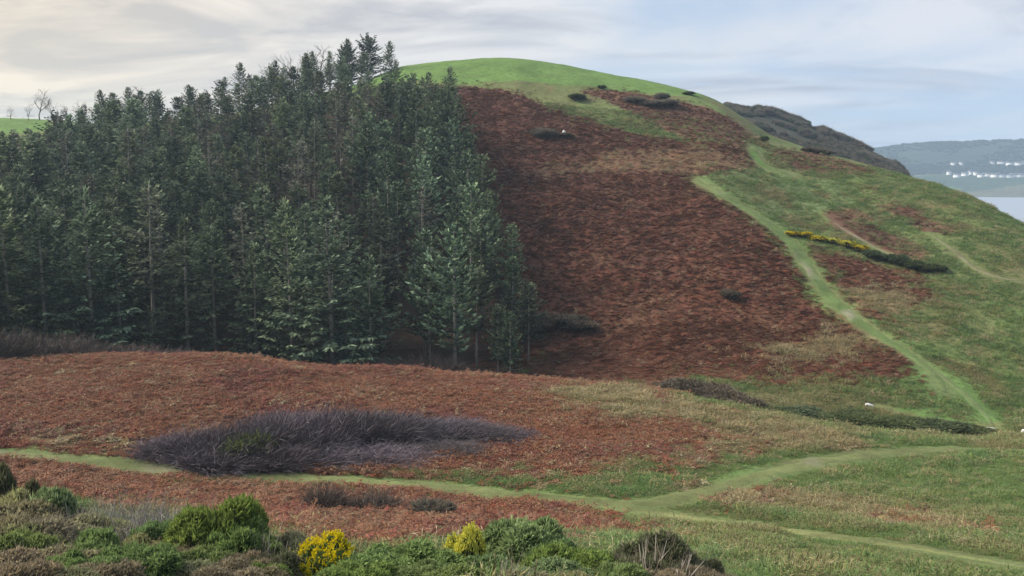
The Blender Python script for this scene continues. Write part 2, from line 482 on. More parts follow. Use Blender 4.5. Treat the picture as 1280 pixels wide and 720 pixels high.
cover('wood_floor', 'litter', [(-250, 445, 112), (0, 445, 111), (400, 456, 106), (560, 462, 104), (660, 452), (664, 420), (640, 372), (622, 330), (600, 285), (575, 230), (555, 185), (520, 135), (440, 118), (300, 150), (140, 176), (60, 210), (-250, 230)])
# near side of the stream
cover('near_bracken', 'bracken', [(-300, 445, 110), (0, 445, 109), (150, 440, 107), (250, 443, 106), (400, 458, 103), (640, 470, 98), (780, 480, 93), (850, 500), (960, 520), (905, 530), (912, 548), (888, 562), (850, 590), (790, 600), (700, 606), (600, 598), (400, 588), (200, 574), (0, 556), (-300, 530)])
cover('near_mixed', 'mixed', [(690, 488), (770, 486), (850, 502), (960, 522), (900, 530), (800, 524), (710, 508)])
cover('valley_straw', 'mixed', [(892, 532), (960, 525), (1020, 540), (1070, 556), (1000, 566), (940, 580), (880, 598), (862, 592), (890, 564), (914, 548)])
cover('near_olive', 'mixed', [(0, 528), (60, 535), (190, 556), (210, 576), (100, 568), (0, 552)])
cover('low_bracken', 'bracken2', [(-250, 575), (0, 580), (180, 594), (400, 606), (600, 624), (720, 640), (770, 668), (700, 682), (560, 685), (400, 680), (200, 640), (60, 615), (-250, 600)])
cover('heath_band', 'mixed', [(870, 624), (930, 616), (1010, 628), (1150, 650), (1240, 662), (1250, 672), (1160, 668), (1020, 648), (900, 640)])
cover('lush_meadow', 'lush', [(930, 608), (980, 590), (1100, 578), (1280, 580), (1290, 640), (1180, 640), (1040, 622)])
cover('path_lush', 'lush', [(400, 582), (600, 596), (740, 606), (800, 612), (760, 624), (640, 614), (500, 602), (400, 596)])

wx = GX + 7 * fbm(GX / 14, GY / 14, 25, 3) + 1.6 * fbm(GX / 4, GY / 4, 21, 3) * 2 + 0.7 * fbm(GX / .9, GY / .9, 23, 2) * 2
wy = GY + 7 * fbm(GX / 14, GY / 14, 35, 3) + 1.6 * fbm(GX / 4, GY / 4, 31, 3) * 2 + 0.7 * fbm(GX / .9, GY / .9, 33, 2) * 2
CG = np.empty((NA, NR, 3)); CG[:] = C['grass']
mm = sstep(-.12, .2, fbm(GX / 9, GY / 9, 41, 4))[..., None]
CG = CG * (1 - mm) + np.array(C['olive']) * mm
mm = sstep(.05, .25, fbm(GX / 5, GY / 5, 43, 4))[..., None] * .6
CG = CG * (1 - mm) + np.array(C['mixed']) * mm
COV = np.full((NA, NR), '', dtype='<U10')
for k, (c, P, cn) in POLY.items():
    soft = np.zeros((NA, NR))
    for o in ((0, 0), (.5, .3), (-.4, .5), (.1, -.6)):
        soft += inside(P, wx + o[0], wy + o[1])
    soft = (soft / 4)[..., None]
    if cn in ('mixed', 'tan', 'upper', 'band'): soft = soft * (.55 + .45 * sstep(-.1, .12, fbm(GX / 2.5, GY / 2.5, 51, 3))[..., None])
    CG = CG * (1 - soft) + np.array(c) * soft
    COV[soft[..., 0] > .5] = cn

# weathering of the cover itself: dark maroon hollows, straw spots, browner streaks along the contours
isb = np.isin(COV, ['bracken', 'bracken2', 'upper', 'heath', 'band'])[..., None]
hgt = ZG + 1.2 * fbm(GX / 18, GY / 18, 161, 3)
a = sstep(.02, .22, fbm(GX / 11, GY / 11, 163, 4))[..., None] * isb; CG = CG * (1 - .55 * a) + np.array((.085, .042, .036)) * .55 * a
a = sstep(.10, .26, fbm(GX / 20, hgt / 1.3, 165, 3))[..., None] * isb; CG = CG * (1 - .5 * a) + np.array((.075, .040, .034)) * .5 * a
a = sstep(.12, .28, fbm(GX / 7, GY / 9, 167, 4))[..., None] * isb; CG = CG * (1 - .45 * a) + np.array((.20, .125, .068)) * .45 * a
isg = np.isin(COV, ['', 'lush', 'pale', 'olive', 'field'])[..., None]
a = sstep(.08, .26, fbm(GX / 14, hgt / 1.0, 169, 3))[..., None] * isg * (.35 + .65 * (COV != 'field')[..., None]); CG = CG * (1 - .4 * a) + np.array((.13, .115, .06)) * .4 * a
# paths
PATHS = {
 'front': ([(-160, 548), (0, 568), (90, 577), (180, 586), (300, 593), (420, 600), (520, 606), (620, 617), (720, 628), (790, 632), (850, 625), (920, 605), (980, 586), (1060, 572), (1130, 564), (1200, 560), (1300, 563), (1420, 572)], .95),
 'lower': ([(740, 632), (850, 646), (960, 660), (1080, 678), (1180, 692), (1330, 714)], .75),
 'hill': ([(872, 226), (880, 232), (910, 248), (950, 272), (985, 300), (1003, 322), (1015, 345), (1045, 382), (1085, 412), (1125, 436), (1155, 456), (1172, 472), (1182, 492)], 1.1),
 'ridge': ([(943, 184), (942, 194), (950, 206), (968, 214), (990, 219)], 1.5),
 'knoll': ([(1028, 268), (1050, 285), (1080, 302), (1110, 318), (1140, 330)], .5),
 'shore': ([(1160, 290), (1190, 312), (1215, 335), (1250, 350), (1300, 352)], .5),
 'track': ([(1150, 452), (1185, 476), (1215, 500), (1236, 522), (1242, 538)], .7),
 'stream': ([(1100, 508), (1150, 520), (1200, 530), (1245, 537)], .4),
}
def chaikin(p, n=3):
    for _ in range(n):
        q = [p[0]]
        for a, b in zip(p[:-1], p[1:]): q += [a * .75 + b * .25, a * .25 + b * .75]
        q.append(p[-1]); p = np.array(q)
    return p
PATH_XY = {}
for k, (pts, hw) in PATHS.items():
    p = hit([a for a, b in pts], [b for a, b in pts])
    PATH_XY[k] = (chaikin(p), hw)
def dist_path(P, x, y):
    d = np.full(x.shape, 1e9)
    for a, b in zip(P[:-1], P[1:]):
        ab = b - a; L = (ab ** 2).sum() + 1e-9
        t = np.clip(((x - a[0]) * ab[0] + (y - a[1]) * ab[1]) / L, 0, 1)
        d = np.minimum(d, np.hypot(x - a[0] - t * ab[0], y - a[1] - t * ab[1]))
    return d
PD = np.full((NA, NR), 1e9); PM = PD.copy()
vis = (np.abs(AZ) < math.radians(38))
jmax = np.searchsorted(RR, 280)
for k, (P, hw) in PATH_XY.items():
    ii = np.where(vis)[0]; s = np.s_[ii[0]:ii[-1] + 1, :jmax]
    dd = dist_path(P, GX[s], GY[s]) - hw
    PD[s] = np.minimum(PD[s], dd)
    if k in ('front', 'lower', 'hill', 'ridge'): PM[s] = np.minimum(PM[s], dd)
edge = PM + 0.9 * fbm(GX / 1.5, GY / 1.5, 61, 3)
w = (1 - sstep(-.6, 1.0, edge))[..., None] * .8
CG = CG * (1 - w) + np.array(C['path']) * w
w = (sstep(.2, .7, PM) * (1 - sstep(1.0, 2.6, edge)))[..., None] * .55
CG = CG * (1 - w) + np.array(C['lush']) * w
def at_grid(G, x, y):
    a = np.arctan2(x, y); r = np.hypot(x, y)
    i = np.clip(np.round(np.interp(a, AZ, np.arange(NA))).astype(int), 0, NA - 1)
    j = np.clip(np.round(np.interp(r, RR, np.arange(NR))).astype(int), 0, NR - 1)
    return G[i, j]

V = np.stack([GX, GY, ZG + EYE], -1).reshape(-1, 3)
ia, jr = np.meshgrid(np.arange(NA - 1), np.arange(NR - 1), indexing='ij')
b = (ia * NR + jr).ravel()
Fq = np.stack([b, b + NR, b + NR + 1, b + 1], -1)
hill = mobj('moorland_ground', mesh_np('moorland_ground', V, Fq[:, ::-1], MAT_GROUND, CG.reshape(-1, 3), True))
tag(hill, 'rolling coastal hillside of red bracken and rough green grass', kind='structure')

def ribbon(name, P, hw, label, col, seed, lift=.045, every=.45, fade=5.0, strength=1.0):
    seg = np.hypot(*np.diff(P, axis=0).T); s = np.concatenate([[0], np.cumsum(seg)])
    q = np.arange(0, s[-1], every)
    c = np.stack([np.interp(q, s, P[:, 0]), np.interp(q, s, P[:, 1])], -1)
    t = unit(np.gradient(c, axis=0)); n = np.stack([-t[:, 1], t[:, 0]], -1)
    m = 9; hw = hw * (.35 + .65 * np.minimum(1, np.minimum(q + 2, q[-1] - q) / (fade * 2)))
    V = []; 
    for i, k in enumerate(np.linspace(-1, 1, m)):
        wv = hw * (1 + .8 * fbm(q / 2.2, np.full_like(q, seed + np.sign(k) * 3.7), 71, 4) * 2)
        p = c + n * (wv * k)[:, None]
        e = lift * (1 - abs(k) ** 3) - .03 * abs(k) ** 3
        V.append(np.stack([p[:, 0], p[:, 1], H(p[:, 0], p[:, 1]) + EYE + e], -1))
    V = np.stack(V, 1); L = len(q)
    ii, jj = np.meshgrid(np.arange(L - 1), np.arange(m - 1), indexing='ij'); b = (ii * m + jj).ravel()
    F = np.stack([b, b + m, b + m + 1, b + 1], -1)
    Vf = V.reshape(-1, 3)
    nz = fbm(Vf[:, 0] / 3, Vf[:, 1] / 3, 77, 3)
    cc = np.array(col) * (1 + .7 * nz[:, None])
    mud = sstep(.12, .3, fbm(Vf[:, 0] / 5, Vf[:, 1] / 5, 83, 3))[:, None] * .7
    cc = cc * (1 - mud) + np.array((.24, .21, .16)) * mud
    kk = np.tile(np.abs(np.linspace(-1, 1, m)), L); en = np.repeat(np.minimum(1, np.minimum(q, q[-1] - q) / fade), m)
    a = ((1 - .75 * kk ** 2) * en * strength)[:, None]
    cc = at_grid(CG, Vf[:, 0], Vf[:, 1]) * (1 - a) + cc * a
    o = mobj(name, mesh_np(name, Vf, F, MAT_PATH, cc, True))
    return tag(o, label, kind='structure')
ribbon('grass_path', *PATH_XY['front'], 'pale grass path running along the valley below the bracken', (.150, .165, .066), 1, strength=.85)
ribbon('grass_path', *PATH_XY['lower'], 'thin trodden path branching towards the lower right corner', (.19, .20, .08), 2)
ribbon('grass_path', *PATH_XY['hill'], 'wide green path winding up the bracken hillside', (.110, .160, .054), 3, fade=12.0)
ribbon('grass_path', *PATH_XY['ridge'], 'bright green path near the ridge beside a small gorse bush', (.105, .175, .045), 4)
ribbon('grass_path', *PATH_XY['knoll'], 'faint pale path dropping across the brown knoll', (.20, .18, .11), 5, strength=.9)
ribbon('grass_path', *PATH_XY['shore'], 'faint pale path towards the right edge above the sea slope', (.20, .18, .11), 6, strength=.8)

ribbon('grass_path', *PATH_XY['track'], 'faint track from the foot of the hill path down to the stream', (.24, .22, .13), 7, strength=.3)
# sea
SEA_Z = 0.0
th = np.linspace(0, 2 * np.pi, 97)[:-1]
ring = np.geomspace(150, 3300, 24)
V = np.concatenate([[[0, 0, 0]], np.stack([np.outer(ring, np.cos(th)), np.outer(ring, np.sin(th)), np.zeros((24, 96))], -1).reshape(-1, 3)])
F = [(0, 1 + k, 1 + (k + 1) % 96) for k in range(96)]
for i in range(23):
    for k in range(96):
        a, b_, c_, d_ = 1 + i * 96 + k, 1 + i * 96 + (k + 1) % 96, 1 + (i + 1) * 96 + (k + 1) % 96, 1 + (i + 1) * 96 + k
        F += [(a, d_, c_), (a, c_, b_)]
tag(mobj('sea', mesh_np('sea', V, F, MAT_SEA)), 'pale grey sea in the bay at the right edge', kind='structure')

# far hills across the bay
fa = np.radians(np.linspace(14, 60, 240)); fr = np.linspace(1800, 3000, 90)
cr = np.interp(fa, az_of(np.array([900, 1040, 1090, 1130, 1160, 1200, 1240, 1280, 1400, 1800.]), np.full(10, 180.)),
               at_r(np.array([900, 1040, 1090, 1130, 1160, 1200, 1240, 1280, 1400, 1800.]), np.array([215, 198, 187, 181, 179, 178, 176, 175, 176, 185.]), np.full(10, 2460.))[:, 2])
t = np.clip((fr - 1800) / 660, 0, 1.6)[None]
prof = np.where(t < 1, .30 * sstep(0, .35, t) + .70 * sstep(.30, 1.05, t), 1 - .25 * (t - 1))
fx = np.sin(fa)[:, None] * fr; fy = np.cos(fa)[:, None] * fr
shore = 60 * fbm(fx / 400, fy / 400, 5, 3)
fz = -EYE - 4 + (cr[:, None] + EYE + 4) * prof + (t > .05) * 16 * fbm(fx / 260, fy / 260, 8, 4) * np.minimum(1, t * 2) * (1 - .7 * np.exp(-((t - 1) / .15) ** 2))
patch = vnoise(fx / 130, fy / 90, 91); patch2 = fbm(fx / 300, fy / 160, 93, 3)
fc = np.where((patch > .55)[..., None], np.array((.10, .15, .05)), np.array((.05, .075, .035)))
fc = np.where((patch2 > .06)[..., None], np.array((.13, .13, .07)), fc)
wood = sstep(.38, .55, t + .25 * patch2)[..., None]
fc = fc * (1 - wood) + np.array((.032, .05, .03)) * wood
fc = np.where((t < .035)[..., None], np.array((.36, .34, .30)), fc)
ia, jr = np.meshgrid(np.arange(239), np.arange(89), indexing='ij'); b = (ia * 90 + jr).ravel()
far = mobj('far_hills', mesh_np('far_hills', np.stack([fx, fy, fz + EYE], -1).reshape(-1, 3), np.stack([b, b + 1, b + 91, b + 90], -1), MAT_FAR, fc.reshape(-1, 3), True))
tag(far, 'blue wooded hills across the bay on the right', kind='structure')
def HF(x, y):
    a = np.arctan2(x, y); r = math.hypot(x, y)
    i = int(np.clip(np.searchsorted(fa, a) - 1, 0, 238)); j = int(np.clip(np.searchsorted(fr, r) - 1, 0, 88))
    return fz[i, j] + EYE
def hit_far(px, py):
    d = ray(px, py); d = d / math.hypot(d[0], d[1])
    for r in np.arange(1803, 2600, 4):
        if HF(d[0] * r, d[1] * r) > EYE + d[2] * r: break
    return d[0] * r, d[1] * r, HF(d[0] * r, d[1] * r)

# ------------------------------------------------------------------ houses across the bay
def house_meshes(w, d, h, rh):
    b = Buf()
    x, y = w / 2, d / 2
    v = [(-x, -y, -6), (x, -y, -6), (x, y, -6), (-x, y, -6), (-x, -y, h), (x, -y, h), (x, y, h), (-x, y, h), (-x, 0, h + rh), (x, 0, h + rh)]
    f = [(0, 1, 5), (0, 5, 4), (2, 3, 7), (2, 7, 6), (1, 2, 6), (1, 6, 5), (5, 6, 9), (3, 0, 4), (3, 4, 7), (7, 4, 8)]
    b.add(v, f, (1, 1, 1)); wall = b.mesh('wall', MAT_RENDER)
    r = Buf(); e = .5
    for s in (-1, 1):
        r.add([(-x - e, s * (y + e), h - e * rh / y), (x + e, s * (y + e), h - e * rh / y), (x + e, 0, h + rh + .15), (-x - e, 0, h + rh + .15),
               (-x - e, s * (y + e), h + .35 - e * rh / y), (x + e, s * (y + e), h + .35 - e * rh / y), (x + e, 0, h + rh + .5), (-x - e, 0, h + rh + .5)],
              [(0, 1, 2), (0, 2, 3), (4, 6, 5), (4, 7, 6), (0, 5, 1), (0, 4, 5), (1, 5, 6), (1, 6, 2), (3, 7, 4), (3, 4, 0)], (1, 1, 1))
    return wall, r.mesh('roof', MAT_SLATE)
HM = [house_meshes(13, 8, 6, 1.6), house_meshes(20, 8, 5.5, 1.5), house_meshes(9, 7, 6.5, 1.8)]
HOUSES = [(1186, 219, 2), (1196, 223, 0), (1192, 208.5, 0), (1201, 208, 2), (1234, 221, 1), (1226, 222, 0), (1243, 222, 0), (1251, 222, 1), (1259, 222.5, 1), (1266, 222, 0), (1272, 222, 1), (1279, 222, 0),
          (1286, 222, 1), (1253, 206, 1), (1262, 207, 0), (1272, 208, 1), (1279, 208, 2), (1213, 219, 2), (1240, 207.5, 2), (1206, 220, 0), (1220, 219.5, 2)]
for n, (px, py, k) in enumerate(HOUSES):
    x, y, z = hit_far(px, py)
    o = empty('white_house', (x, y, z - .5), -math.atan2(x, y) + random.uniform(-.3, .3))
    up = py < 212
    lab = 'white house in the upper row on the far wooded hillside' if up else 'white house in the shoreline row across the bay'
    if px < 1200 and not up: lab = 'white house standing apart left of the shoreline row'
    elif px < 1210 and up: lab = 'pale house apart on the far hillside above the others'
    tag(o, lab, 'house', 'white houses across the bay')
    mobj('wall', HM[k][0], o); mobj('roof', HM[k][1], o)

# ------------------------------------------------------------------ trees
def conifer(seed, h, cs, rad, droop, dark, light, dens=1.0, pine=False, taper=None):
    r = np.random.default_rng(seed)
    lean = r.normal(size=2) * .012 * h
    tb = Buf(); zs = np.linspace(0, 1, 7)
    cx = lambda t: np.array([lean[0] * t * t, lean[1] * t * t, h * t])
    tb.tube([cx(t) - [0, 0, .6 if t == 0 else 0] for t in zs], [h * .0125 * (1 - .93 * t) + .02 for t in zs], (.24, .215, .185), 6)
    for _ in range(int(14 * (cs > .25)) + 5):                          # dead snags low on the trunk
        t = r.uniform(.12, max(cs, .2) + .08); a = r.uniform(0, 6.28); L = r.uniform(.5, 1.8)
        p = cx(t); d = np.array([math.cos(a), math.sin(a), r.uniform(-.25, .15)])
        tb.tube([p, p + d * L * .6, p + d * L + [0, 0, -.1]], [.03, .02, .008], (.10, .092, .085), 3)
    cb = Buf()
    base, dr, sd, LL, WW, c0, c1 = [], [], [], [], [], [], []
    dark = np.array(dark); light = np.array(light)
    z = cs * h; step = (.34 if cs < .12 else .40) / dens
    ph = r.uniform(0, 6.28)
    while z < h * .985:
        t = max(0.0, (z / h - cs) / (1 - cs))
        prof = (min(1, .45 + 2.2 * t) if cs > .2 else min(1, .8 + t)) * (1 - t) ** (taper if taper else .62 if pine else .95 if cs < .2 else .66) + .03
        nb = r.integers(5, 8) if t < .85 else 4
        a0 = r.uniform(0, 6.28); ph += r.normal() * .35; wob = r.uniform(.72, 1.2)
        for q in range(nb):
            if r.random() < .16: continue
            a = a0 + 6.283 * q / nb + r.normal() * .22
            L = rad * prof * r.uniform(.6, 1.22) * wob * (1 + .28 * math.sin(a + ph)) + .18
            el = (.75 * t ** 1.3 - droop * (1 - t)) + r.normal() * .13
            o = np.array([math.cos(a) * math.cos(el), math.sin(a) * math.cos(el), math.sin(el)])
            sidev = np.array([-math.sin(a), math.cos(a), 0])
            p0 = cx(z / h)
            n = max(3, int(L / .30))
            ss = (np.arange(n) + r.uniform(.2, .9, n)) / n
            ss = ss[ss > .16]
            for s in ss:
                curve = np.array([0, 0, (.22 if not pine else .35) * L * s * s - .05 * L])
                p = p0 + o * L * s + curve
                tip = s
                for sg in (-1, 1):
                    f = r.uniform(.35, 1.0)
                    d = o * f + sidev * sg * (1.05 - .55 * s) + np.array([0, 0, r.normal() * .16 - (.18 if not pine else -.30)])
                    d /= np.linalg.norm(d)
                    up = np.cross(d, o) + r.normal(size=3) * .35; w = np.cross(d, up / (np.linalg.norm(up) + 1e-6)); w /= np.linalg.norm(w) + 1e-6
                    base.append(p); dr.append(d); sd.append(w)
                    LL.append((.36 + .36 * L * .5 * (1 - .55 * s)) * (.78 if cs < .12 else 1) * r.uniform(.7, 1.25)); WW.append(r.uniform(.24, .46) * (.74 if cs < .12 else 1))
                    k = np.clip(-.12 + .85 * tip ** 1.4 + r.normal() * .20, 0, 1)  # lit tips and shaded crown interior put into the needle colour
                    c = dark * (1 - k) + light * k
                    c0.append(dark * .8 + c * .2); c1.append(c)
            # leading shoot
            base.append(p0 + o * L * .86 + [0, 0, .14 * L]); d = o + np.array([0, 0, .35]); dr.append(d / np.linalg.norm(d)); sd.append(sidev); LL.append(.5); WW.append(.2)
            c0.append(dark); c1.append(light * r.uniform(.8, 1.2))
        z += step * r.uniform(.75, 1.25) * (1.0 if t < .7 else .75)
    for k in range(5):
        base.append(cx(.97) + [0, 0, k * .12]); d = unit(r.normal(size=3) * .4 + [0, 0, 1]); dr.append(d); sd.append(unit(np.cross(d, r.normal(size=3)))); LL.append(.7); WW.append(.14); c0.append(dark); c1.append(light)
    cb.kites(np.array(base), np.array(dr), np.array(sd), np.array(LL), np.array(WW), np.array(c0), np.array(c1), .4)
    return tb.mesh('trunk', MAT_BARK), cb.mesh('crown', MAT_LEAF)
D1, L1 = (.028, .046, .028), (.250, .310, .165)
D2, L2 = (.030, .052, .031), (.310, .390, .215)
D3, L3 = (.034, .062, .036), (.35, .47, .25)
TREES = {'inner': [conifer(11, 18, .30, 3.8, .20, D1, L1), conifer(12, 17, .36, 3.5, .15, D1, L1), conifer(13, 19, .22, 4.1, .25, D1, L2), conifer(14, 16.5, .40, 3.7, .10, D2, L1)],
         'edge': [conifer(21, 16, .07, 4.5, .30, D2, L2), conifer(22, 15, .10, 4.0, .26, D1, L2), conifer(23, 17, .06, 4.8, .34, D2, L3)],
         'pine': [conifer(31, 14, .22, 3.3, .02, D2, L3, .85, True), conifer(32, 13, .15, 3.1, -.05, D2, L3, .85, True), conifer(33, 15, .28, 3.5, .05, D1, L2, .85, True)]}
def tree(kind, k, x, y, s, label, group, name='conifer_tree', rz=None, tilt=None, sxy=None):
    o = empty(name, (x, y, float(H(x, y)) + EYE), random.uniform(0, 6.28) if rz is None else rz)
    sx = s * (sxy or random.uniform(.9, 1.12)); o.scale = (sx, sx, s)
    if tilt: o.rotation_euler = (tilt[0], tilt[1], o.rotation_euler[2])
    tag(o, label, 'tree', group)
    t, c = TREES[kind][k % len(TREES[kind])]
    mobj('trunk', t, o); mobj('crown', c, o)
    return o
D4, L4 = (.060, .062, .046), (.29, .285, .20)
TREES['thin'] = [conifer(35, 18, .50, 2.7, .12, D4, L4, .62), conifer(36, 17, .58, 2.4, .05, D4, L4, .55), conifer(37, 19, .46, 2.9, .18, D4, L1, .62)]
# bare broadleaved trees
def bare_tree(seed, h, spread, col, depth=5, thick=1.0):
    r = np.random.default_rng(seed); tb, cb = Buf(), Buf(); col = np.array(col)
    def grow(p, d, L, rad, lv):
        mid = p + d * L * .5 + r.normal(size=3) * L * .05; end = p + d * L + r.normal(size=3) * L * .06
        (tb if lv < 1 else cb).tube([p, mid, end], [rad, rad * .85, rad * .68], col * r.uniform(.85, 1.15), 5 if lv < 2 else 3)
        if lv >= depth: return
        for q in range(r.integers(2, 4) if lv > 0 else 4):
            nd = unit(d + r.normal(size=3) * spread + np.array([0, 0, .12])); grow(p + (end - p) * r.uniform(.55, 1.0), nd, L * r.uniform(.6, .82), rad * .6, lv + 1)
    grow(np.array([0, 0, -.3]), np.array([0, 0, 1.]), h * .3, h * .018 * thick, 0)
    return tb.mesh('trunk', MAT_BARK), cb.mesh('crown', MAT_TWIG)
TREES['bare'] = [bare_tree(41, 9, .55, (.20, .165, .14)), bare_tree(42, 7.5, .6, (.21, .17, .145)), bare_tree(43, 10, .5, (.19, .165, .145))]
FOREST = poly([(-170, 455, 114), (0, 455, 113), (200, 455, 111), (400, 462, 108), (560, 466, 106), (640, 460, 106), (668, 440), (655, 405), (640, 372), (622, 330), (604, 290), (588, 250), (574, 212), (560, 178), (545, 150), (520, 130), (480, 116), (430, 112), (380, 118),
               (300, 148), (220, 166), (140, 174), (80, 212), (0, 236), (-170, 245)])
HEROES = [(252, 345, 'edge', 2, 1.2, 'broad light green spruce leading the front of the wood, left of centre'), (340, 352, 'edge', 0, 1.4, 'tall pointed grey green spruce rising in the middle of the wood front'),
          (462, 350, 'pine', 0, 1.0, 'bright green pine with upswept shoots near the dark right half of the wood'), (640, 432, 'pine', 1, .95, 'outermost green pine at the lower right corner of the wood'),
          (575, 352, 'pine', 2, 1.0, 'pale tufted pine over the bracken gap at the right side of the wood')]
pts = []
for px, py, kind, k, s, lab in HEROES:
    x, y = hit([px], [py])[0]; pts.append((x, y)); tree(kind, k, x, y, s, lab, None)
lo, hi = FOREST.min(0), FOREST.max(0)
cand = rng.uniform(lo, hi, (14000, 2)); cand = cand[inside(FOREST, cand[:, 0], cand[:, 1])]
gap = poly([(485, 395), (560, 345), (585, 390), (540, 430), (495, 430)])
for x, y in cand:
    r = math.hypot(x, y)
    if inside(gap, np.array([x]), np.array([y]))[0] and random.random() < .8: continue
    dmin = (5.6 if r < 135 else 5.5) * random.uniform(.8, 1.2) * (.76 if math.atan2(x, y) < -.44 else 1)
    if all((x - a) ** 2 + (y - b) ** 2 > dmin * dmin for a, b in pts): pts.append((x, y))
pts = np.array(pts[len(HEROES):])
# how far each stands inside the wood decides how deep its crown reaches
def edge_dist(P, x, y): return dist_path(np.vstack([P, P[:1]]), x, y)
ed = edge_dist(FOREST, pts[:, 0], pts[:, 1])
ppx, ppy = pix(pts[:, 0], pts[:, 1], H(pts[:, 0], pts[:, 1]))
order = np.argsort(np.hypot(pts[:, 0], pts[:, 1]) + 40 * ((ppx < -20) | (ppx > 1290)) - 25 * (ppx > 520) * (ed < 8))
single, mass = order[:300], order[300:]
for i in single:
    x, y = pts[i]; px = ppx[i]
    right = px > 430
    if ed[i] < 5.5: kind = 'edge' if (not right or random.random() < .35) else 'pine'
    else: kind = 'inner' if (not right or random.random() < .5) else 'pine'
    s = random.uniform(.80, 1.22) * (1 - .36 * sstep(170, 240, math.hypot(x, y)))
    if kind == 'inner' and random.random() < (.5 if px < 110 else .28): kind = 'thin'
    if kind == 'edge' and px < 110 and random.random() < .5: kind = 'thin'
    if kind == 'edge': s *= 1.22 if px < 560 else 1.0
    if kind == 'pine' and px < 600: s *= 1.15
    if px > 590: s *= .8
    if px > 400 and math.hypot(x, y) > 190: s *= .80 if px < 480 else .66
    d = math.hypot(x, y)
    side = 'left end' if px < 130 else 'left half' if px < 300 else 'middle' if px < 440 else 'right half' if px < 560 else 'right margin'
    row = 'front row' if d < 124 else 'second rank' if d < 138 else 'deeper rank' if d < 165 else 'upper rows'
    what = {'edge': 'dark conifer with foliage to the ground', 'inner': 'tall dark conifer packed among others', 'thin': 'thin-crowned conifer on bare trunk', 'pine': 'green pine with upswept shoots'}[kind]
    if px < 75 and math.hypot(x, y) > 180: s *= .80
    if kind == 'thin' and px < 140 and random.random() < .3:
        tree('bare', random.randrange(3), x, y, s * 1.6, 'bare grey brown tree among the conifers at the left end of the wood', 'bare trees inside the wood', 'bare_tree'); continue
    tree(kind, random.randrange(4), x, y, s, '%s in the %s of the wood, %s' % (what, side, row), {'edge': 'conifers', 'inner': 'tall conifers', 'thin': 'thin-crowned conifers', 'pine': 'pines'}[kind] + ' of the wood, %s, %s' % (side, row))

# ---- geometry-node scattering for what nobody could count
def scatter(name, label, objs, P, rot, scl, idx):
    c = bpy.data.collections.new(name + '_sources')
    for i, o in enumerate(objs): c.objects.link(o)
    me = bpy.data.meshes.new(name); me.vertices.add(len(P)); me.vertices.foreach_set('co', np.asarray(P, np.float32).ravel())
    for nm, ty, arr, key in (('rot', 'FLOAT_VECTOR', rot, 'vector'), ('scl', 'FLOAT_VECTOR', scl, 'vector'), ('pick', 'INT', idx, 'value')):
        a = me.attributes.new(nm, ty, 'POINT'); a.data.foreach_set(key, np.asarray(arr, np.int32 if ty == 'INT' else np.float32).ravel())
    g = bpy.data.node_groups.new(name, 'GeometryNodeTree')
    g.interface.new_socket('Geometry', in_out='INPUT', socket_type='NodeSocketGeometry'); g.interface.new_socket('Geometry', in_out='OUTPUT', socket_type='NodeSocketGeometry')
    gi, go = N(g, 'NodeGroupInput'), N(g, 'NodeGroupOutput')
    ci = N(g, 'GeometryNodeCollectionInfo'); ci.inputs[0].default_value = c; ci.inputs['Separate Children'].default_value = True; ci.inputs['Reset Children'].default_value = True
    ip = N(g, 'GeometryNodeInstanceOnPoints'); ip.inputs['Pick Instance'].default_value = True
    def na(nm, ty): n = N(g, 'GeometryNodeInputNamedAttribute', data_type=ty); n.inputs[0].default_value = nm; return n.outputs[0]
    er = N(g, 'FunctionNodeEulerToRotation'); g.links.new(na('rot', 'FLOAT_VECTOR'), er.inputs[0])
    g.links.new(gi.outputs[0], ip.inputs['Points']); g.links.new(ci.outputs[0], ip.inputs['Instance']); g.links.new(na('pick', 'INT'), ip.inputs['Instance Index'])
    g.links.new(er.outputs[0], ip.inputs['Rotation']); g.links.new(na('scl', 'FLOAT_VECTOR'), ip.inputs['Scale']); g.links.new(ip.outputs[0], go.inputs[0])
    o = mobj(name, me); md = o.modifiers.new('scatter', 'NODES'); md.node_group = g
    return tag(o, label, kind='stuff')
def src(name, me): return bpy.data.objects.new(name, me)
def join_meshes(name, a, b):
    def get(m):
        v = np.empty(len(m.vertices) * 3, np.float32); m.vertices.foreach_get('co', v)
        f = np.empty(len(m.loops), np.int32); m.loops.foreach_get('vertex_index', f)
        c = np.empty(len(m.vertices) * 4, np.float32); m.attributes['col'].data.foreach_get('color', c)
        return v.reshape(-1, 3), f.reshape(-1, 3), c.reshape(-1, 4)[:, :3]
    v1, f1, c1 = get(a); v2, f2, c2 = get(b)
    return mesh_np(name, np.concatenate([v1, v2]), np.concatenate([f1, f2 + len(v1)]), MAT_LEAF, np.concatenate([c1, c2]))
if len(mass):
    P = np.column_stack([pts[mass], H(pts[mass, 0], pts[mass, 1]) + EYE])
    n = len(P); s = rng.uniform(.80, 1.15, n); s *= np.where(ppx[mass] > 520, .85, 1) * (1 - .36 * sstep(170, 240, np.hypot(pts[mass, 0], pts[mass, 1])))
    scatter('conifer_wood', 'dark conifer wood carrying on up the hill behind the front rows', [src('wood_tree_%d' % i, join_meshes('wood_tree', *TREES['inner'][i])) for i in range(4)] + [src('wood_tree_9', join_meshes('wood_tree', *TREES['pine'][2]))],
            P, np.column_stack([np.zeros(n), np.zeros(n), rng.uniform(0, 6.28, n)]), np.column_stack([s, s, s]), rng.integers(0, 5, n))

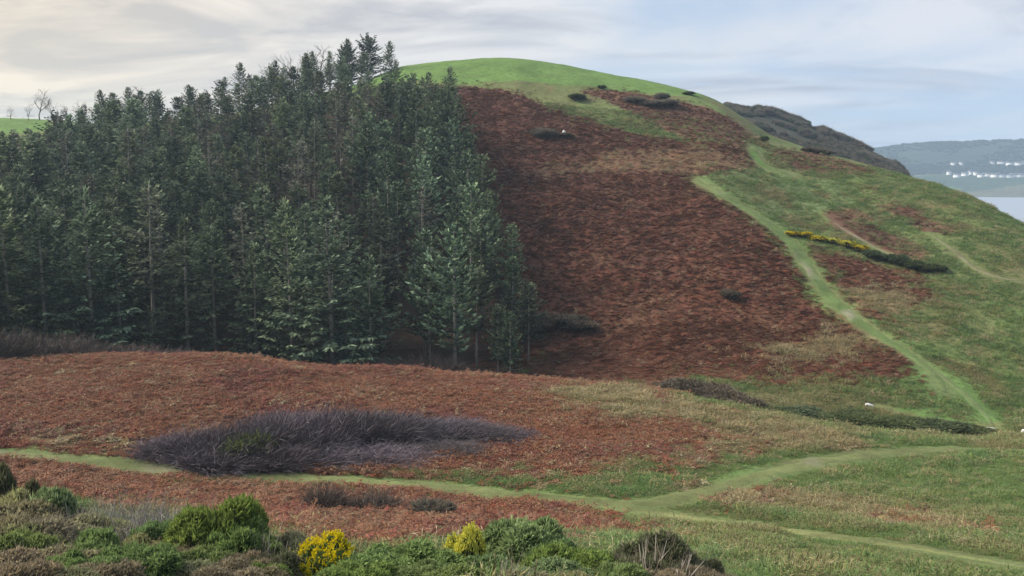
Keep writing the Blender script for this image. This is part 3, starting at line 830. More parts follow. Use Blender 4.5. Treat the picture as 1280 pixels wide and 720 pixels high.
for px, py, s in ((-20, 150, .9), (14, 150, .8), (36, 151, .9), (50, 153, 1.25), (66, 154, .9), (84, 158, 1.0), (100, 162, .95), (116, 160, 1.05), (132, 163, 1.1), (150, 168, 1.1)):
    q = at_r(px, py, 300.); tree('bare', random.randrange(3), q[0], q[1], s * .95, 'bare brown tree on the skyline left of the wood', 'bare trees on the left skyline', 'bare_tree')
q = hit([172], [178])[0]; tree('bare', 2, q[0], q[1], 1.75, 'tallest bare tree sticking out above the left end of the wood', None, 'bare_tree')
for px, py in ((352, 128), (366, 128), (380, 124), (395, 122)):
    q = at_r(px, py, 258.); tree('bare', random.randrange(3), q[0], q[1], 1.85, 'grey bare tree behind the wood top, left of the tall pine', 'grey bare trees behind the wood top', 'bare_tree')
# the tall dark broad-crowned pines on top
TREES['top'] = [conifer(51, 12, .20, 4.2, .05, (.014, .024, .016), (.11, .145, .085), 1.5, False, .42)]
for px, py, s, lab in ((432, 118, .84, 'left of the two tall dark pines topping the wood'), (460, 114, .90, 'right of the two tall dark pines topping the wood, highest tree in view')):
    q = at_r(px, py, 246.); tree('top', 0, q[0], q[1], s, lab, None, 'pine_tree', sxy=1.15)
# dead leaning conifers at the front
def dead_conifer(seed, h):
    r = np.random.default_rng(seed); tb, cb = Buf(), Buf()
    tb.tube([(0, 0, -.4), (0, 0, h * .5), (.1, 0, h)], [.15, .10, .03], (.20, .185, .17), 6)
    for k in range(90):
        z = h * (.15 + .83 * r.random()); a = r.uniform(0, 6.28); L = (1 - z / h) * 2.2 * r.uniform(.5, 1) + .3
        d = np.array([math.cos(a), math.sin(a), r.uniform(-.1, .35)]); p = np.array([0, 0, z])
        cb.tube([p, p + d * L * .6, p + d * L + [0, 0, .12]], [.03, .02, .008], (.17, .165, .15), 3)
        for _ in range(4):
            s = r.uniform(.3, 1); e = unit(d + r.normal(size=3) * .8); cb.tube([p + d * L * s, p + d * L * s + e * .45], [.014, .006], (.16, .16, .145), 3)
    return tb.mesh('trunk', MAT_BARK), cb.mesh('dead_branches', MAT_TWIG)
TREES['dead'] = [dead_conifer(61, 12), dead_conifer(62, 14)]
for px, py, k, tilt, lab in ((425, 440, 0, (-.05, -.28), 'dead grey conifer leaning left at the front of the wood'), (190, 425, 1, (.05, -.75), 'pale fallen trunk leaning far over at the front left of the wood')):
    q = hit([px], [py])[0]; o = tree('dead', k, q[0], q[1], 1.0, lab, None, 'dead_conifer', rz=0, tilt=tilt)

# ------------------------------------------------------------------ bushes
def lobes_of(r, n, w, d, h):
    L = []
    for i in range(n):
        a = r.uniform(0, 6.28); q = math.sqrt(r.random()) * .72
        rad = r.uniform(.17, .36) * (1 - .25 * q)
        L.append((w * .5 * q * math.cos(a), d * .5 * q * math.sin(a), h * (1 - rad) * r.uniform(.55, 1.0) * (1 - .45 * q), rad))
    return np.array(L)
def bush(seed, n_lobes, shoots, dark, light, length=.115, width=.036, flower=0.0, twiggy=0.0, upright=.6, flower_patch=None):
    """a unit bush: about 2 m across and 1.4 m high"""
    r = np.random.default_rng(seed); dark, light = np.array(dark), np.array(light)
    w, d, h = 2.0, 2.0, 1.4
    Lb = lobes_of(r, n_lobes, w, d, h)
    Lb[:, 3] *= 1.25
    # inner stems: short forked sticks and a rough dark core
    sb = Buf()
    for q in range(26):
        i = r.integers(len(Lb)); top = Lb[i, :3] + r.normal(size=3) * .12; p0 = np.array([r.normal() * .12, r.normal() * .12, -.15]); m = (p0 + top) * .5 + r.normal(size=3) * .08
        sb.tube([p0, m, top], [.03, .022, .01], (.06, .05, .04), 4)
    ico_n = 9
    for (x, y, z, rad) in Lb:
        th, ph = np.meshgrid(np.linspace(0, 2 * np.pi, ico_n)[:-1], np.linspace(.05, np.pi - .05, 6))
        rr = rad * .72 * (1 + r.normal(size=th.shape) * .12)
        Vv = np.stack([x + rr * np.sin(ph) * np.cos(th), y + rr * np.sin(ph) * np.sin(th), z + rr * np.cos(ph)], -1).reshape(-1, 3)
        Ff = []
        for a in range(5):
            for b2 in range(8):
                p, q2 = a * 8 + b2, a * 8 + (b2 + 1) % 8
                Ff += [(p, q2, q2 + 8), (p, q2 + 8, p + 8)]
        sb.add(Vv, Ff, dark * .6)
    stems = sb.mesh('stems', MAT_TWIG)
    # shoots over the lobes
    fb = Buf(); m = int(shoots * 1.6)
    li = r.choice(len(Lb), m, p=Lb[:, 3] ** 2 / (Lb[:, 3] ** 2).sum())
    nd = rnd_dirs(m, r); nd[:, 2] = np.where(nd[:, 2] < -.25, -nd[:, 2], nd[:, 2])
    clump = vnoise(nd[:, 0] * 5 + li * 7.7, nd[:, 1] * 5 + nd[:, 2] * 5, seed)
    p = Lb[li, :3] + nd * (Lb[li, 3] * (.80 + .28 * clump))[:, None] 
    keep = np.ones(m, bool)
    for (x, y, z, rad) in Lb:
        keep &= np.linalg.norm(p - [x, y, z], axis=1) > rad * .76
    keep &= p[:, 2] > -.05
    p, nd, cl = p[keep][:shoots], nd[keep][:shoots], clump[keep][:shoots]
    m = len(p)
    dr = unit(nd + r.normal(size=(m, 3)) * .45 + [0, 0, upright])
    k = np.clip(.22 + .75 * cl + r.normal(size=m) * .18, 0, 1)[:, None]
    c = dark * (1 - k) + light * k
    tw = (r.random(m) < twiggy)
    c = np.where(tw[:, None], np.array((.36, .31, .22)) * r.uniform(.6, 1.2, (m, 1)), c)
    LL = length * r.uniform(.55, 1.5, m) * np.where(tw, 1.5, 1); WW = np.where(tw, width * .45, width) * r.uniform(.7, 1.3, m)
    LL = LL * np.where(r.random(m) < .04, 1.9, 1.0)
    s1 = unit(np.cross(dr, r.normal(size=(m, 3)))); s2 = np.cross(dr, s1)
    b0 = p - dr * LL[:, None] * .3
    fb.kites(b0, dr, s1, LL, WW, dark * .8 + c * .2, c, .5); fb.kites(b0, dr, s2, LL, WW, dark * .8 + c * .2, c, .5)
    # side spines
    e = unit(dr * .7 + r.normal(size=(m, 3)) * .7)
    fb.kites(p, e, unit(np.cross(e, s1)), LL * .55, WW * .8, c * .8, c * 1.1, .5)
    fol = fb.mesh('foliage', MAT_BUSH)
    flo = None
    if flower > 0:
        sel = (r.random(m) < flower) & (nd[:, 2] > -.1)
        if flower_patch is not None: sel &= (cl > flower_patch)
        q = np.where(sel)[0]; fl = Buf()
        for rep in range(4):
            o = p[q] + nd[q] * .05 + dr[q] * (LL[q] * r.uniform(.2, .85, len(q)))[:, None] + r.normal(size=(len(q), 3)) * .02
            dd = unit(nd[q] + r.normal(size=(len(q), 3)) * .8); ss = unit(np.cross(dd, r.normal(size=(len(q), 3))))
            yc = np.array((.84, .74, .05)) * r.uniform(.75, 1.1, (len(q), 1))
            fl.kites(o, dd, ss, .060, .052, yc * .8, yc, .6); fl.kites(o, dd, np.cross(dd, ss), .055, .048, yc * .8, yc, .6)
        flo = fl.mesh('flowers', MAT_FLOWER)
    return stems, fol, flo
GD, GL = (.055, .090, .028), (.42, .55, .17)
BUSH = {'green': [bush(71, 20, 7000, GD, GL), bush(72, 24, 7000, GD, (.47, .58, .24)), bush(73, 18, 6500, (.038, .075, .026), (.40, .54, .20))],
        'olive': [bush(74, 22, 6500, (.13, .12, .06), (.58, .53, .31), twiggy=.2), bush(75, 20, 6500, (.11, .115, .05), (.54, .57, .30), twiggy=.15), bush(79, 22, 6500, (.15, .12, .075), (.60, .51, .33), twiggy=.35)],
        'flower': [bush(76, 16, 5500, (.06, .09, .02), (.36, .46, .12), flower=.17, flower_patch=.40), bush(77, 14, 5500, (.07, .085, .02), (.36, .44, .11), flower=.36, flower_patch=.28)],
        'dark': [bush(78, 20, 6000, (.045, .055, .024), (.22, .25, .11), twiggy=.3)],
        'far_gorse': [bush(80, 12, 1500, (.035, .05, .022), (.17, .21, .09), .30, .10), bush(82, 9, 900, (.05, .055, .012), (.14, .14, .03), .3, .09, flower=.9, flower_patch=.3)],
        'far_grey': [bush(81, 12, 1500, (.07, .06, .055), (.22, .20, .175), .4, .06, twiggy=.4)],
        'far_brown': [bush(83, 12, 1500, (.05, .038, .03), (.17, .125, .085), .4, .07, twiggy=.3)]}
for k in (0, 1, 2): pass
def put_bush(kind, k, x, y, w, h, label, group=None, name='gorse_bush', cat='bush', depth=None, rz=None):
    o = empty(name, (x, y, float(H(x, y)) + EYE - .05), random.uniform(0, 6.28) if rz is None else rz)
    o.scale = (w / 2.0, (depth or w) / 2.0, h / 1.4)
    tag(o, label, cat, group)
    st, fo, fl = BUSH[kind][k % len(BUSH[kind])]
    mobj('stems', st, o); mobj('foliage', fo, o)
    if fl: mobj('flowers', fl, o)
    return o
def fg(kind, k, px, top, wpx, r, label, group=None, name='gorse_bush', cat='bush', rz=None):
    q = at_r(px, top, float(r)); g = float(H(q[0], q[1]))
    h = min(max(q[2] - g, .5) * (1.0 if kind == 'olive' else 1.16), 3.6)
    return put_bush(kind, k, q[0], q[1], wpx * r * 1.3 / F_PX, h, label, group, name, cat, rz=rz)
# foreground, each where it stands
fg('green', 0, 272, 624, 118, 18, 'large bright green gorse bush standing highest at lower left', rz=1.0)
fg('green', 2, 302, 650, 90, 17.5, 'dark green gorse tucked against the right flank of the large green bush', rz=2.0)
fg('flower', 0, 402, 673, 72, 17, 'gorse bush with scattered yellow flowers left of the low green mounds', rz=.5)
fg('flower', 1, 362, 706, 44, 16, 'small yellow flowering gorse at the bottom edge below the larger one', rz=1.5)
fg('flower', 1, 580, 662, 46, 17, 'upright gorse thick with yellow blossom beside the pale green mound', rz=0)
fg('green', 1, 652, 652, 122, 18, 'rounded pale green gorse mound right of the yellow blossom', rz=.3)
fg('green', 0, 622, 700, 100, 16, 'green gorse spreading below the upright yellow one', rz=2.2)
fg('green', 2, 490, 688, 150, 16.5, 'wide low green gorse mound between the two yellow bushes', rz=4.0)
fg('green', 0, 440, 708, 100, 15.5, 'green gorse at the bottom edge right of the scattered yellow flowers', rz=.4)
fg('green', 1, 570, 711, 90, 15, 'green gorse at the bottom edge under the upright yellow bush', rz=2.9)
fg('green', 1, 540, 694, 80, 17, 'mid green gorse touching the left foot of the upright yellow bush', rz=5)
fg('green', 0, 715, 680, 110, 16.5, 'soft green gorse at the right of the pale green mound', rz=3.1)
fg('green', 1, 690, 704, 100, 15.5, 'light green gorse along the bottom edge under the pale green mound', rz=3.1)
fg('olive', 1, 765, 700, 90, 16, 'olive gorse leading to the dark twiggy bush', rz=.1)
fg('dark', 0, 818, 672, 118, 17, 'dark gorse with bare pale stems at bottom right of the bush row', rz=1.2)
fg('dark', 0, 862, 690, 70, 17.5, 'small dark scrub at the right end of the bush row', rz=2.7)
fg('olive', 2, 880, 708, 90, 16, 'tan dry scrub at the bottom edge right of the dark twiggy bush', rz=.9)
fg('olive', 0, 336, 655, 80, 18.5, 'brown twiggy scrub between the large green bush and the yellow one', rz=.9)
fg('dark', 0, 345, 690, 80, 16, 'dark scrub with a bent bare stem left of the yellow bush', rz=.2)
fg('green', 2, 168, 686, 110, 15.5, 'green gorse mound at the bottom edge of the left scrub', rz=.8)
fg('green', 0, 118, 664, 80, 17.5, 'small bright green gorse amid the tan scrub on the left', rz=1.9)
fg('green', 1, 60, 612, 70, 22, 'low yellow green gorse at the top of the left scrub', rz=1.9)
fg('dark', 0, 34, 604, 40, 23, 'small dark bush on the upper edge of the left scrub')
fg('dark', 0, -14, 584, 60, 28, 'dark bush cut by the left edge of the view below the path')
q = [(20, 618, 100, 21), (0, 650, 110, 19), (45, 648, 110, 19), (90, 640, 90, 20), (130, 640, 80, 20.5), (20, 684, 110, 16.5), (75, 682, 110, 16.5), (120, 700, 90, 15), (215, 668, 90, 17), (225, 694, 100, 15.5), (270, 700, 100, 15), (320, 705, 80, 15), (60, 708, 110, 14.5), (0, 700, 110, 14.5), (-40, 640, 110, 19), (170, 664, 70, 18)]
for i, (px, top, wpx, r) in enumerate(q):
    fg('olive', i + (i > 6), px, top, wpx, r, 'dry tan and olive scrub filling the foreground among the gorse', 'dry scrub in the foreground', 'scrub_bush')
for i, (kd, px, top, wpx, r) in enumerate([('olive', 60, 625, 80, 21.5), ('olive', 20, 606, 80, 22.5), ('green', 205, 650, 70, 18.5), ('olive', 240, 640, 60, 19), ('green', 20, 664, 70, 17.5), ('green', 85, 690, 70, 16), ('olive', 150, 676, 70, 17), ('green', 250, 684, 70, 16), ('olive', 300, 684, 70, 16.2),
                                     ('green', 330, 700, 60, 15.5), ('olive', 370, 668, 60, 18), ('green', 455, 690, 80, 16.8), ('olive', 500, 676, 60, 18), ('green', 530, 706, 80, 15.5), ('green', 690, 668, 80, 17.5), ('green', 740, 690, 80, 16.5), ('green', 780, 706, 80, 15.5), ('olive', 830, 708, 80, 15.5), ('olive', 660, 712, 80, 14.8), ('olive', 720, 712, 80, 14.8)]):
    side = 'left of the large green bush' if px < 240 else 'between the large green bush and the yellow flowers' if px < 400 else 'between the two yellow bushes' if px < 560 else 'right of the upright yellow bush'
    fg(kd, i, px, top, wpx, r, '%s filling the foreground band %s' % ('soft green gorse' if kd == 'green' else 'dry straw scrub', side), 'infill %s, %s' % (kd, side), 'gorse_bush' if kd == 'green' else 'scrub_bush')
# grey bramble / twig mass
def twig_bush(seed, n, col, L=.9, w=.012, lean=(0, 0), flat=1.0):
    r = np.random.default_rng(seed); fb = Buf(); col = np.array(col)
    a = r.uniform(0, 6.28, n); q = np.sqrt(r.random(n)) * .85
    base = np.column_stack([q * np.cos(a) * .75, q * np.sin(a) * .75, np.abs(r.normal(size=n)) * .12 * flat])
    d = unit(np.column_stack([np.cos(a) * q * .9 + lean[0], np.sin(a) * q * .9 + lean[1], np.full(n, .95 * flat)]) + r.normal(size=(n, 3)) * (.62 if n > 1200 else .36))
    LL = L * r.uniform(.5, 1.15, n)
    s1 = unit(np.cross(d, r.normal(size=(n, 3))))
    c = col * r.uniform(.55, 1.35, (n, 1))
    fb.kites(base, d, s1, LL, w * r.uniform(.7, 1.5, n), c * .6, c, .3); fb.kites(base, d, np.cross(d, s1), LL, w * r.uniform(.7, 1.5, n), c * .6, c, .3)
    for rep in range(3):
        p = base + d * (LL * r.uniform(.35, .95, n))[:, None]; e = unit(d + r.normal(size=(n, 3)) * .55 + np.array([lean[0], lean[1], 0]) * .5); s = unit(np.cross(e, r.normal(size=(n, 3))))
        fb.kites(p, e, s, LL * .45, w * .75, c * .8, c * 1.1, .3)
    sb = Buf()
    for i in range(min(n, 30)): sb.tube([base[i] - [0, 0, .2], base[i] + d[i] * LL[i] * .5, base[i] + d[i] * LL[i] * .95], [w * 1.6, w * 1.1, w * .5], col * .7, 4)
    return sb.mesh('stems', MAT_TWIG), fb.mesh('twigs', MAT_TWIG)
TW = {'grey': [twig_bush(91, 520, (.34, .30, .285)), twig_bush(92, 480, (.31, .27, .25))], 'pale': [twig_bush(98, 46, (.42, .36, .29), 1.0, .016)],
      'purple': [twig_bush(93, 1500, (.140, .114, .128), .95, .015, (.18, -.05), .8), twig_bush(94, 1500, (.152, .124, .140), .95, .015, (.2, 0), .75), twig_bush(95, 1500, (.10, .08, .085), .9, .015, (.15, .1), .85)],
      'brown': [twig_bush(96, 700, (.14, .105, .085), .9, .020), twig_bush(97, 700, (.125, .10, .08), .9, .020)]}
def put_twigs(kind, k, x, y, w, h, label, group, name='bare_bush', rz=0, dep=None):
    o = empty(name, (x, y, float(H(x, y)) + EYE - .03), rz); o.scale = (w / 1.9, (dep or w) / 1.9, h / 1.15)
    tag(o, label, 'bush', group); a, b = TW[kind][k % len(TW[kind])]
    mobj('stems', a, o); mobj('twigs', b, o); return o
for i, (px, top, wpx, r) in enumerate([(110, 632, 60, 21), (150, 622, 70, 21.5), (190, 628, 75, 21), (228, 634, 60, 20), (175, 648, 70, 19.5)]):
    p = at_r(px, top, float(r)); h = max(.6, p[2] - float(H(p[0], p[1])))
    put_twigs('grey', i, p[0], p[1], wpx * r * 1.2 / F_PX, h, 'grey leafless bramble behind the tan scrub at lower left', 'grey brambles', 'bramble', random.uniform(0, 6))
for px, top, wpx, r in ((825, 676, 90, 16.2), (330, 668, 70, 16.8), (640, 700, 60, 15)):
    p = at_r(px, top, float(r)); h = max(.5, p[2] - float(H(p[0], p[1])))
    put_twigs('pale', 0, p[0], p[1], wpx * r / F_PX, h, {825: 'bare pale stems poking out of the dark gorse on the right', 330: 'bare pale stems beside the large green bush', 640: 'bare pale stems at the foot of the pale green mound'}[px], None, 'bramble')
# purple thicket in the bracken field
for i, (px, py, wpx, h, nm) in enumerate([(205, 566, 60, 1.5, 0), (245, 572, 80, 2.2, 0), (295, 574, 90, 2.8, 0), (340, 568, 90, 2.9, 0), (385, 566, 95, 3.2, 0), (430, 560, 100, 3.1, 0), (480, 556, 110, 2.7, 0), (530, 552, 110, 2.2, 0), (580, 550, 100, 1.6, 0), (622, 548, 80, 1.0, 0),
                                          (270, 584, 90, 1.7, 1), (330, 584, 100, 1.7, 1), (400, 582, 110, 1.6, 1), (470, 576, 110, 1.4, 1), (540, 568, 110, 1.1, 1), (360, 545, 90, 2.1, 2), (420, 540, 110, 2.3, 2), (490, 540, 110, 1.8, 2), (550, 542, 100, 1.3, 2)]):
    x, y = hit([px], [py])[0]; r = math.hypot(x, y)
    put_twigs('purple', i, x, y, wpx * r * 1.05 / F_PX, h * random.uniform(.65, 1.05), 'purple grey leafless shrub in the %s of the low thicket, %s' % (('middle line', 'front line', 'rear line')[nm], 'dense left end' if px < 320 else 'middle stretch' if px < 470 else 'thin right end'), 'purple thicket shrubs, %s, %d' % (('middle line', 'front line', 'rear line')[nm], 0 if px < 320 else 1 if px < 470 else 2), 'bare_bush', random.uniform(-.3, .3), 3.6)
x, y = hit([305], [578])[0]; put_bush('far_gorse', 0, x, y, 4.4, 2.0, 'green gorse showing through the left end of the purple thicket')
# mid-distance shrubs
def mid(kind, k, px, py, wpx, hpx, label, group=None, name='gorse_bush'):
    x, y = hit([px], [py])[0]; r = math.hypot(x, y)
    return put_bush(kind, k, x, y, wpx * r / F_PX, hpx * r / F_PX, label, group, name)
mid('far_grey', 0, 538, 652, 62, 28, 'grey green shrub in the low bracken below the front path', None, 'shrub')
x, y = hit([408], [640])[0]; put_twigs('brown', 0, x, y, 2.4, 1.5, 'brown leafless shrub in the low bracken left of the grey green one', None)
x, y = hit([470], [642])[0]; put_twigs('brown', 1, x, y, 2.6, 1.2, 'low brown leafless shrub between two others in the low bracken', None)
for i, (px, py, wp, hp) in enumerate([(990, 296, 18, 7), (1005, 298, 20, 8), (1022, 302, 22, 8), (1042, 306, 20, 8), (1060, 311, 22, 10), (1076, 316, 20, 9)]):
    mid('far_gorse', 1, px, py, wp, hp, 'yellow flowering gorse in the hedge right of the hill path', 'flowering gorse of the hillside hedge')
for px, py, wp, hp in ((1090, 322, 26, 10), (1106, 327, 24, 10), (1124, 332, 30, 13), (1142, 336, 30, 11), (1162, 339, 30, 10), (1176, 340, 18, 8)):
    mid('far_gorse', 0, px, py, wp, hp, 'dark green gorse at the lower end of the hillside hedge', 'dark gorse of the hillside hedge')
mid('far_brown', 0, 912, 376, 26, 13, 'single dark shrub alone in the main bracken slope', None, 'shrub')
mid('far_grey', 0, 677, 173, 36, 12, 'grey shrub mound high on the bracken slope', None, 'shrub')
mid('far_brown', 0, 706, 172, 20, 6, 'small brown shrub right of the grey mound high on the slope', None, 'shrub')
mid('far_gorse', 0, 720, 125, 26, 8, 'dark gorse on the green edge below the top field')
mid('far_gorse', 0, 752, 111, 12, 5, 'tiny dark gorse at the lower rim of the top field')
for px, py, wp in ((795, 130, 30), (815, 134, 34), (838, 134, 30), (826, 126, 22)):
    mid('far_grey', 0, px, py, wp, 9, 'grey scrub on the brown shoulder under the skyline', 'grey scrub on the shoulder', 'shrub')
mid('far_gorse', 0, 862, 119, 16, 5, 'dark gorse on the skyline at the right end of the top field')
mid('far_gorse', 0, 955, 178, 13, 8, 'small dark gorse beside the bright ridge path')
for px, py in ((1010, 190), (1022, 192), (1036, 194)):
    mid('far_brown', 0, px, py, 18, 6, 'dark low scrub on the right skyline past the ridge path', 'dark scrub on the right skyline', 'shrub')
for px, py, wp, hp in ((838, 490, 60, 14), (862, 493, 64, 16), (885, 497, 60, 17), (908, 504, 58, 15), (932, 511, 52, 13)):
    mid('far_brown', 0, px, py, wp, hp, 'dark brown scrub choking the upper stream gully', 'dark scrub in the upper gully', 'shrub')
for px, py, wp, hp in ((955, 517, 60, 10), (985, 523, 74, 12), (1018, 527, 76, 10), (1050, 531, 74, 13), (1085, 534, 80, 12), (1118, 537, 74, 14), (1150, 540, 78, 12), (1182, 542, 74, 13), (1212, 544, 64, 11), (1238, 546, 44, 9), (1000, 518, 60, 8), (1070, 524, 70, 8), (1130, 530, 60, 8)):
    mid('far_gorse', 0, px, py, wp, hp, 'dark green scrub along the lower stream gully', 'dark scrub in the lower gully', 'shrub')
for px, py, wp, hp in ((700, 406, 60, 15), (725, 412, 50, 12), (668, 418, 46, 17)):
    mid('far_brown', 0, px, py, wp, hp, 'dark brown brush at the right foot of the wood', 'dark brush at the foot of the wood', 'shrub')
mid('far_gorse', 0, 634, 452, 36, 26, 'green gorse at the lower right foot of the wood')
for px, py, wp, hp in ((540, 466, 70, 60), (470, 464, 60, 40), (590, 468, 60, 30), (420, 462, 50, 34), (508, 468, 60, 34)):
    q = at_r(px, py, 106.); put_twigs('brown', int(px), q[0], q[1], wp * 106 / F_PX, hp * .6 * 106 / F_PX, 'brown leafless brush under the front edge of the wood', 'brown brush under the wood')
for px, hp in ((-40, 50), (0, 52), (38, 48), (75, 46), (110, 36), (140, 26), (175, 24), (215, 22), (20, 36), (60, 34)):
    q = at_r(px, 452, 101.); put_twigs('brown', int(px) + 1, q[0], q[1], 60 * 101 / F_PX, hp * .55 * 101 / F_PX + .6, 'grey brown leafless bush at the left end of the bracken field crest', 'leafless bushes at the field crest', rz=random.uniform(0, 6))

# ------------------------------------------------------------------ pale stones
def stone(seed, sx, sy, sz):
    import bmesh
    bm = bmesh.new(); bmesh.ops.create_icosphere(bm, subdivisions=3, radius=.5)
    r = np.random.default_rng(seed)
    pl = [(rnd_dirs(1, r)[0], r.uniform(.30, .44)) for _ in range(12)]
    for v in bm.verts:
        p = np.array(v.co)
        for n, d in pl:
            e = p @ n - d
            if e > 0: p = p - n * e * .85
        v.co = Vector(p * [sx, sy, sz])
    me = bpy.data.meshes.new('pale_stone'); bm.to_mesh(me); bm.free(); me.materials.append(MAT_STONE); return me
for px, py, dims, rot, lab in ((1087, 509, (1.25, .6, .5), (.0, .25, .2), 'white slab of stone lying on the green bank above the gully'), (705, 170, (.9, .7, 1.5), (0, 0, 0), 'small pale upright stone beside shrubs high on the bracken slope'), (1238, 538, (1.6, .8, .4), (0, 0, .1), 'pale flat stone at the foot of the hill path'), (1279, 541, (.7, .5, .5), (0, 0, .4), 'pale stone at the right edge beside the stream')):
    x, y = hit([px], [py])[0]; o = mobj('pale_stone', stone(int(px), *dims)); o.location = (x, y, float(H(x, y)) + EYE + dims[2] * .25); o.rotation_euler = rot; tag(o, lab, 'stone')

# ------------------------------------------------------------------ ground cover nobody could count
def frond_clump(seed, n, col):
    r = np.random.default_rng(seed); b = Buf(); col = np.array(col)
    for i in range(n):
        a = r.uniform(0, 6.28); L = r.uniform(.45, .85); el = r.uniform(.15, .8); p = np.array([r.normal() * .12, r.normal() * .12, 0.])
        m = 6; out = np.array([math.cos(a), math.sin(a), 0]); sv = np.array([-math.sin(a), math.cos(a), 0])
        c = col * r.uniform(.7, 1.25) * np.array([1, r.uniform(.85, 1.15), r.uniform(.8, 1.2)])
        t = np.linspace(.1, 1, m)
        P = p + out * (L * t * math.cos(el))[:, None] + np.array([0, 0, 1.]) * (L * (math.sin(el) * t * 1.3 - .62 * t * t))[:, None]
        for sg in (-1, 1):
            d = unit(sv * sg + out * .45 + r.normal(size=(m, 3)) * .3)
            b.kites(P, d, unit(np.cross(d, r.normal(size=(m, 3)) * .4 + [0, 0, 1])), L * (.30 * (1.05 - t)) + .04, .052, c * .8, c * 1.1, .4)
        b.kites(P[:1] * .3 + p * .7, unit(P[-1:] - p), sv[None], L, .02, c * .6, c * .8)
    return b.mesh('fronds', MAT_FROND)
FR = [src('frond_clump_%d' % i, frond_clump(101 + i, 13, c)) for i, c in enumerate([(.238, .100, .053), (.218, .092, .053), (.258, .117, .060), (.240, .120, .078), (.33, .245, .13)])]
def tuft(seed, n, L, c0, c1):
    r = np.random.default_rng(seed); b = Buf()
    a = r.uniform(0, 6.28, n); base = np.column_stack([r.normal(size=n) * .10, r.normal(size=n) * .10, np.zeros(n)])
    d = unit(np.column_stack([np.cos(a) * .55, np.sin(a) * .55, np.ones(n)]) + r.normal(size=(n, 3)) * .25); s = unit(np.cross(d, r.normal(size=(n, 3))))
    k = r.random((n, 1)); c = np.array(c0) * (1 - k) + np.array(c1) * k
    b.kites(base, d, s, L * r.uniform(.6, 1.3, n), .022, c * .7, c, .35)
    tipb = base + d * (L * .8); e = unit(d + np.column_stack([np.cos(a), np.sin(a), -np.ones(n) * .8])); b.kites(tipb, e, s, L * .45, .014, c, c * 1.1, .3)
    return b.mesh('blades', MAT_GRASS)
GT = [src('grass_tuft_0', tuft(111, 22, .20, (.12, .175, .052), (.23, .285, .10))), src('grass_tuft_1', tuft(112, 22, .24, (.20, .19, .08), (.32, .275, .13))), src('grass_tuft_2', tuft(113, 24, .30, (.28, .225, .11), (.43, .34, .19))), src('grass_tuft_3', tuft(114, 20, .18, (.11, .19, .055), (.185, .275, .09)))]
def sample_view(n, r0, r1, az0=-34, az1=34, power=1.0):
    a = np.radians(rng.uniform(az0, az1, n)); u = rng.random(n)
    r = np.sqrt(r0 ** 2 + (r1 ** 2 - r0 ** 2) * u) if power == 1.0 else r0 * (r1 / r0) ** u
    return r * np.sin(a), r * np.cos(a)
def normals(x, y):
    e = .6; return np.arctan2(H(x, y + e) - H(x, y - e), 2 * e), -np.arctan2(H(x + e, y) - H(x - e, y), 2 * e)
BR = {'band', 'litter', 'bracken', 'bracken2', 'upper', 'heath', 'mixed'}
def tilt_up(x, y, n):
    rx, ry = normals(x, y); return np.column_stack([rx * .8 + rng.normal(size=n) * .12, ry * .8 + rng.normal(size=n) * .12, rng.uniform(0, 6.28, n)])
X1, Y1 = sample_view(340000, 22, 262); X2, Y2 = sample_view(60000, 22, 62); X3, Y3 = sample_view(60000, 60, 125)
x, y = np.concatenate([X1, X2, X3]), np.concatenate([Y1, Y2, Y3])
jit = np.where(rng.random(len(x)) < .45, 1.7, .4) * np.where(np.hypot(x, y) > 100, 1.6, 1.0)
cv_ = at_grid(COV, x + rng.normal(size=len(x)) * jit, y + rng.normal(size=len(x)) * jit); pd = at_grid(PD, x, y)
x = x + 0; ok = np.isin(cv_, list(BR)) & (pd > .5)
thin = np.where(np.isin(cv_, ['mixed', 'band']), .22, np.where(cv_ == 'heath', .5, np.where(cv_ == 'litter', np.where(x < 2, .12, .5), 1.0))); ok &= rng.random(len(x)) < thin
ok &= ~((rng.random(len(x)) < .9) & inside(FOREST, x, y) & (dist_path(np.vstack([FOREST, FOREST[:1]]), x, y) > 8))
x, y, cv_ = x[ok], y[ok], cv_[ok]; n = len(x)
pn = fbm(x / 6, y / 6, 121, 4) + rng.normal(size=n) * .09
pick = np.where(pn > .13, 2, np.where(pn < -.12, 1, 0)); pick = np.where(rng.random(n) < .10 + .5 * sstep(120, 200, np.hypot(x, y)), 3, pick)
pick = np.where(np.isin(cv_, ['heath']) & (rng.random(n) < .6), 3, pick); pick = np.where((cv_ == 'mixed') & (rng.random(n) < .6), 4, pick); pick = np.where(rng.random(n) < .035, 4, pick)
s = rng.uniform(.65, 1.35, n) * (1 - .12 * sstep(100, 135, np.hypot(x, y))) * (.85 + .3 * sstep(-.2, .2, fbm(x / 3, y / 3, 123, 3)))
scatter('bracken', 'rust red dead bracken covering the slopes and the valley field', FR, np.column_stack([x, y, H(x, y) + EYE - .03]), tilt_up(x, y, n), np.column_stack([s * 1.1, s * 1.1, s * rng.uniform(.7, 1.2, n) * (1 - .6 * sstep(70, 120, np.hypot(x, y)))]), pick)
print('bracken', n)
X1, Y1 = sample_view(150000, 14, 120, -4, 34); X2, Y2 = sample_view(60000, 12, 60, -34, 34); X3, Y3 = sample_view(70000, 95, 210, 2, 34)
x, y = np.concatenate([X1, X2, X3]), np.concatenate([Y1, Y2, Y3])
jit = np.where(rng.random(len(x)) < .45, 1.7, .4) * np.where(np.hypot(x, y) > 100, 1.6, 1.0)
cv_ = at_grid(COV, x + rng.normal(size=len(x)) * jit, y + rng.normal(size=len(x)) * jit); pd = at_grid(PD, x, y)
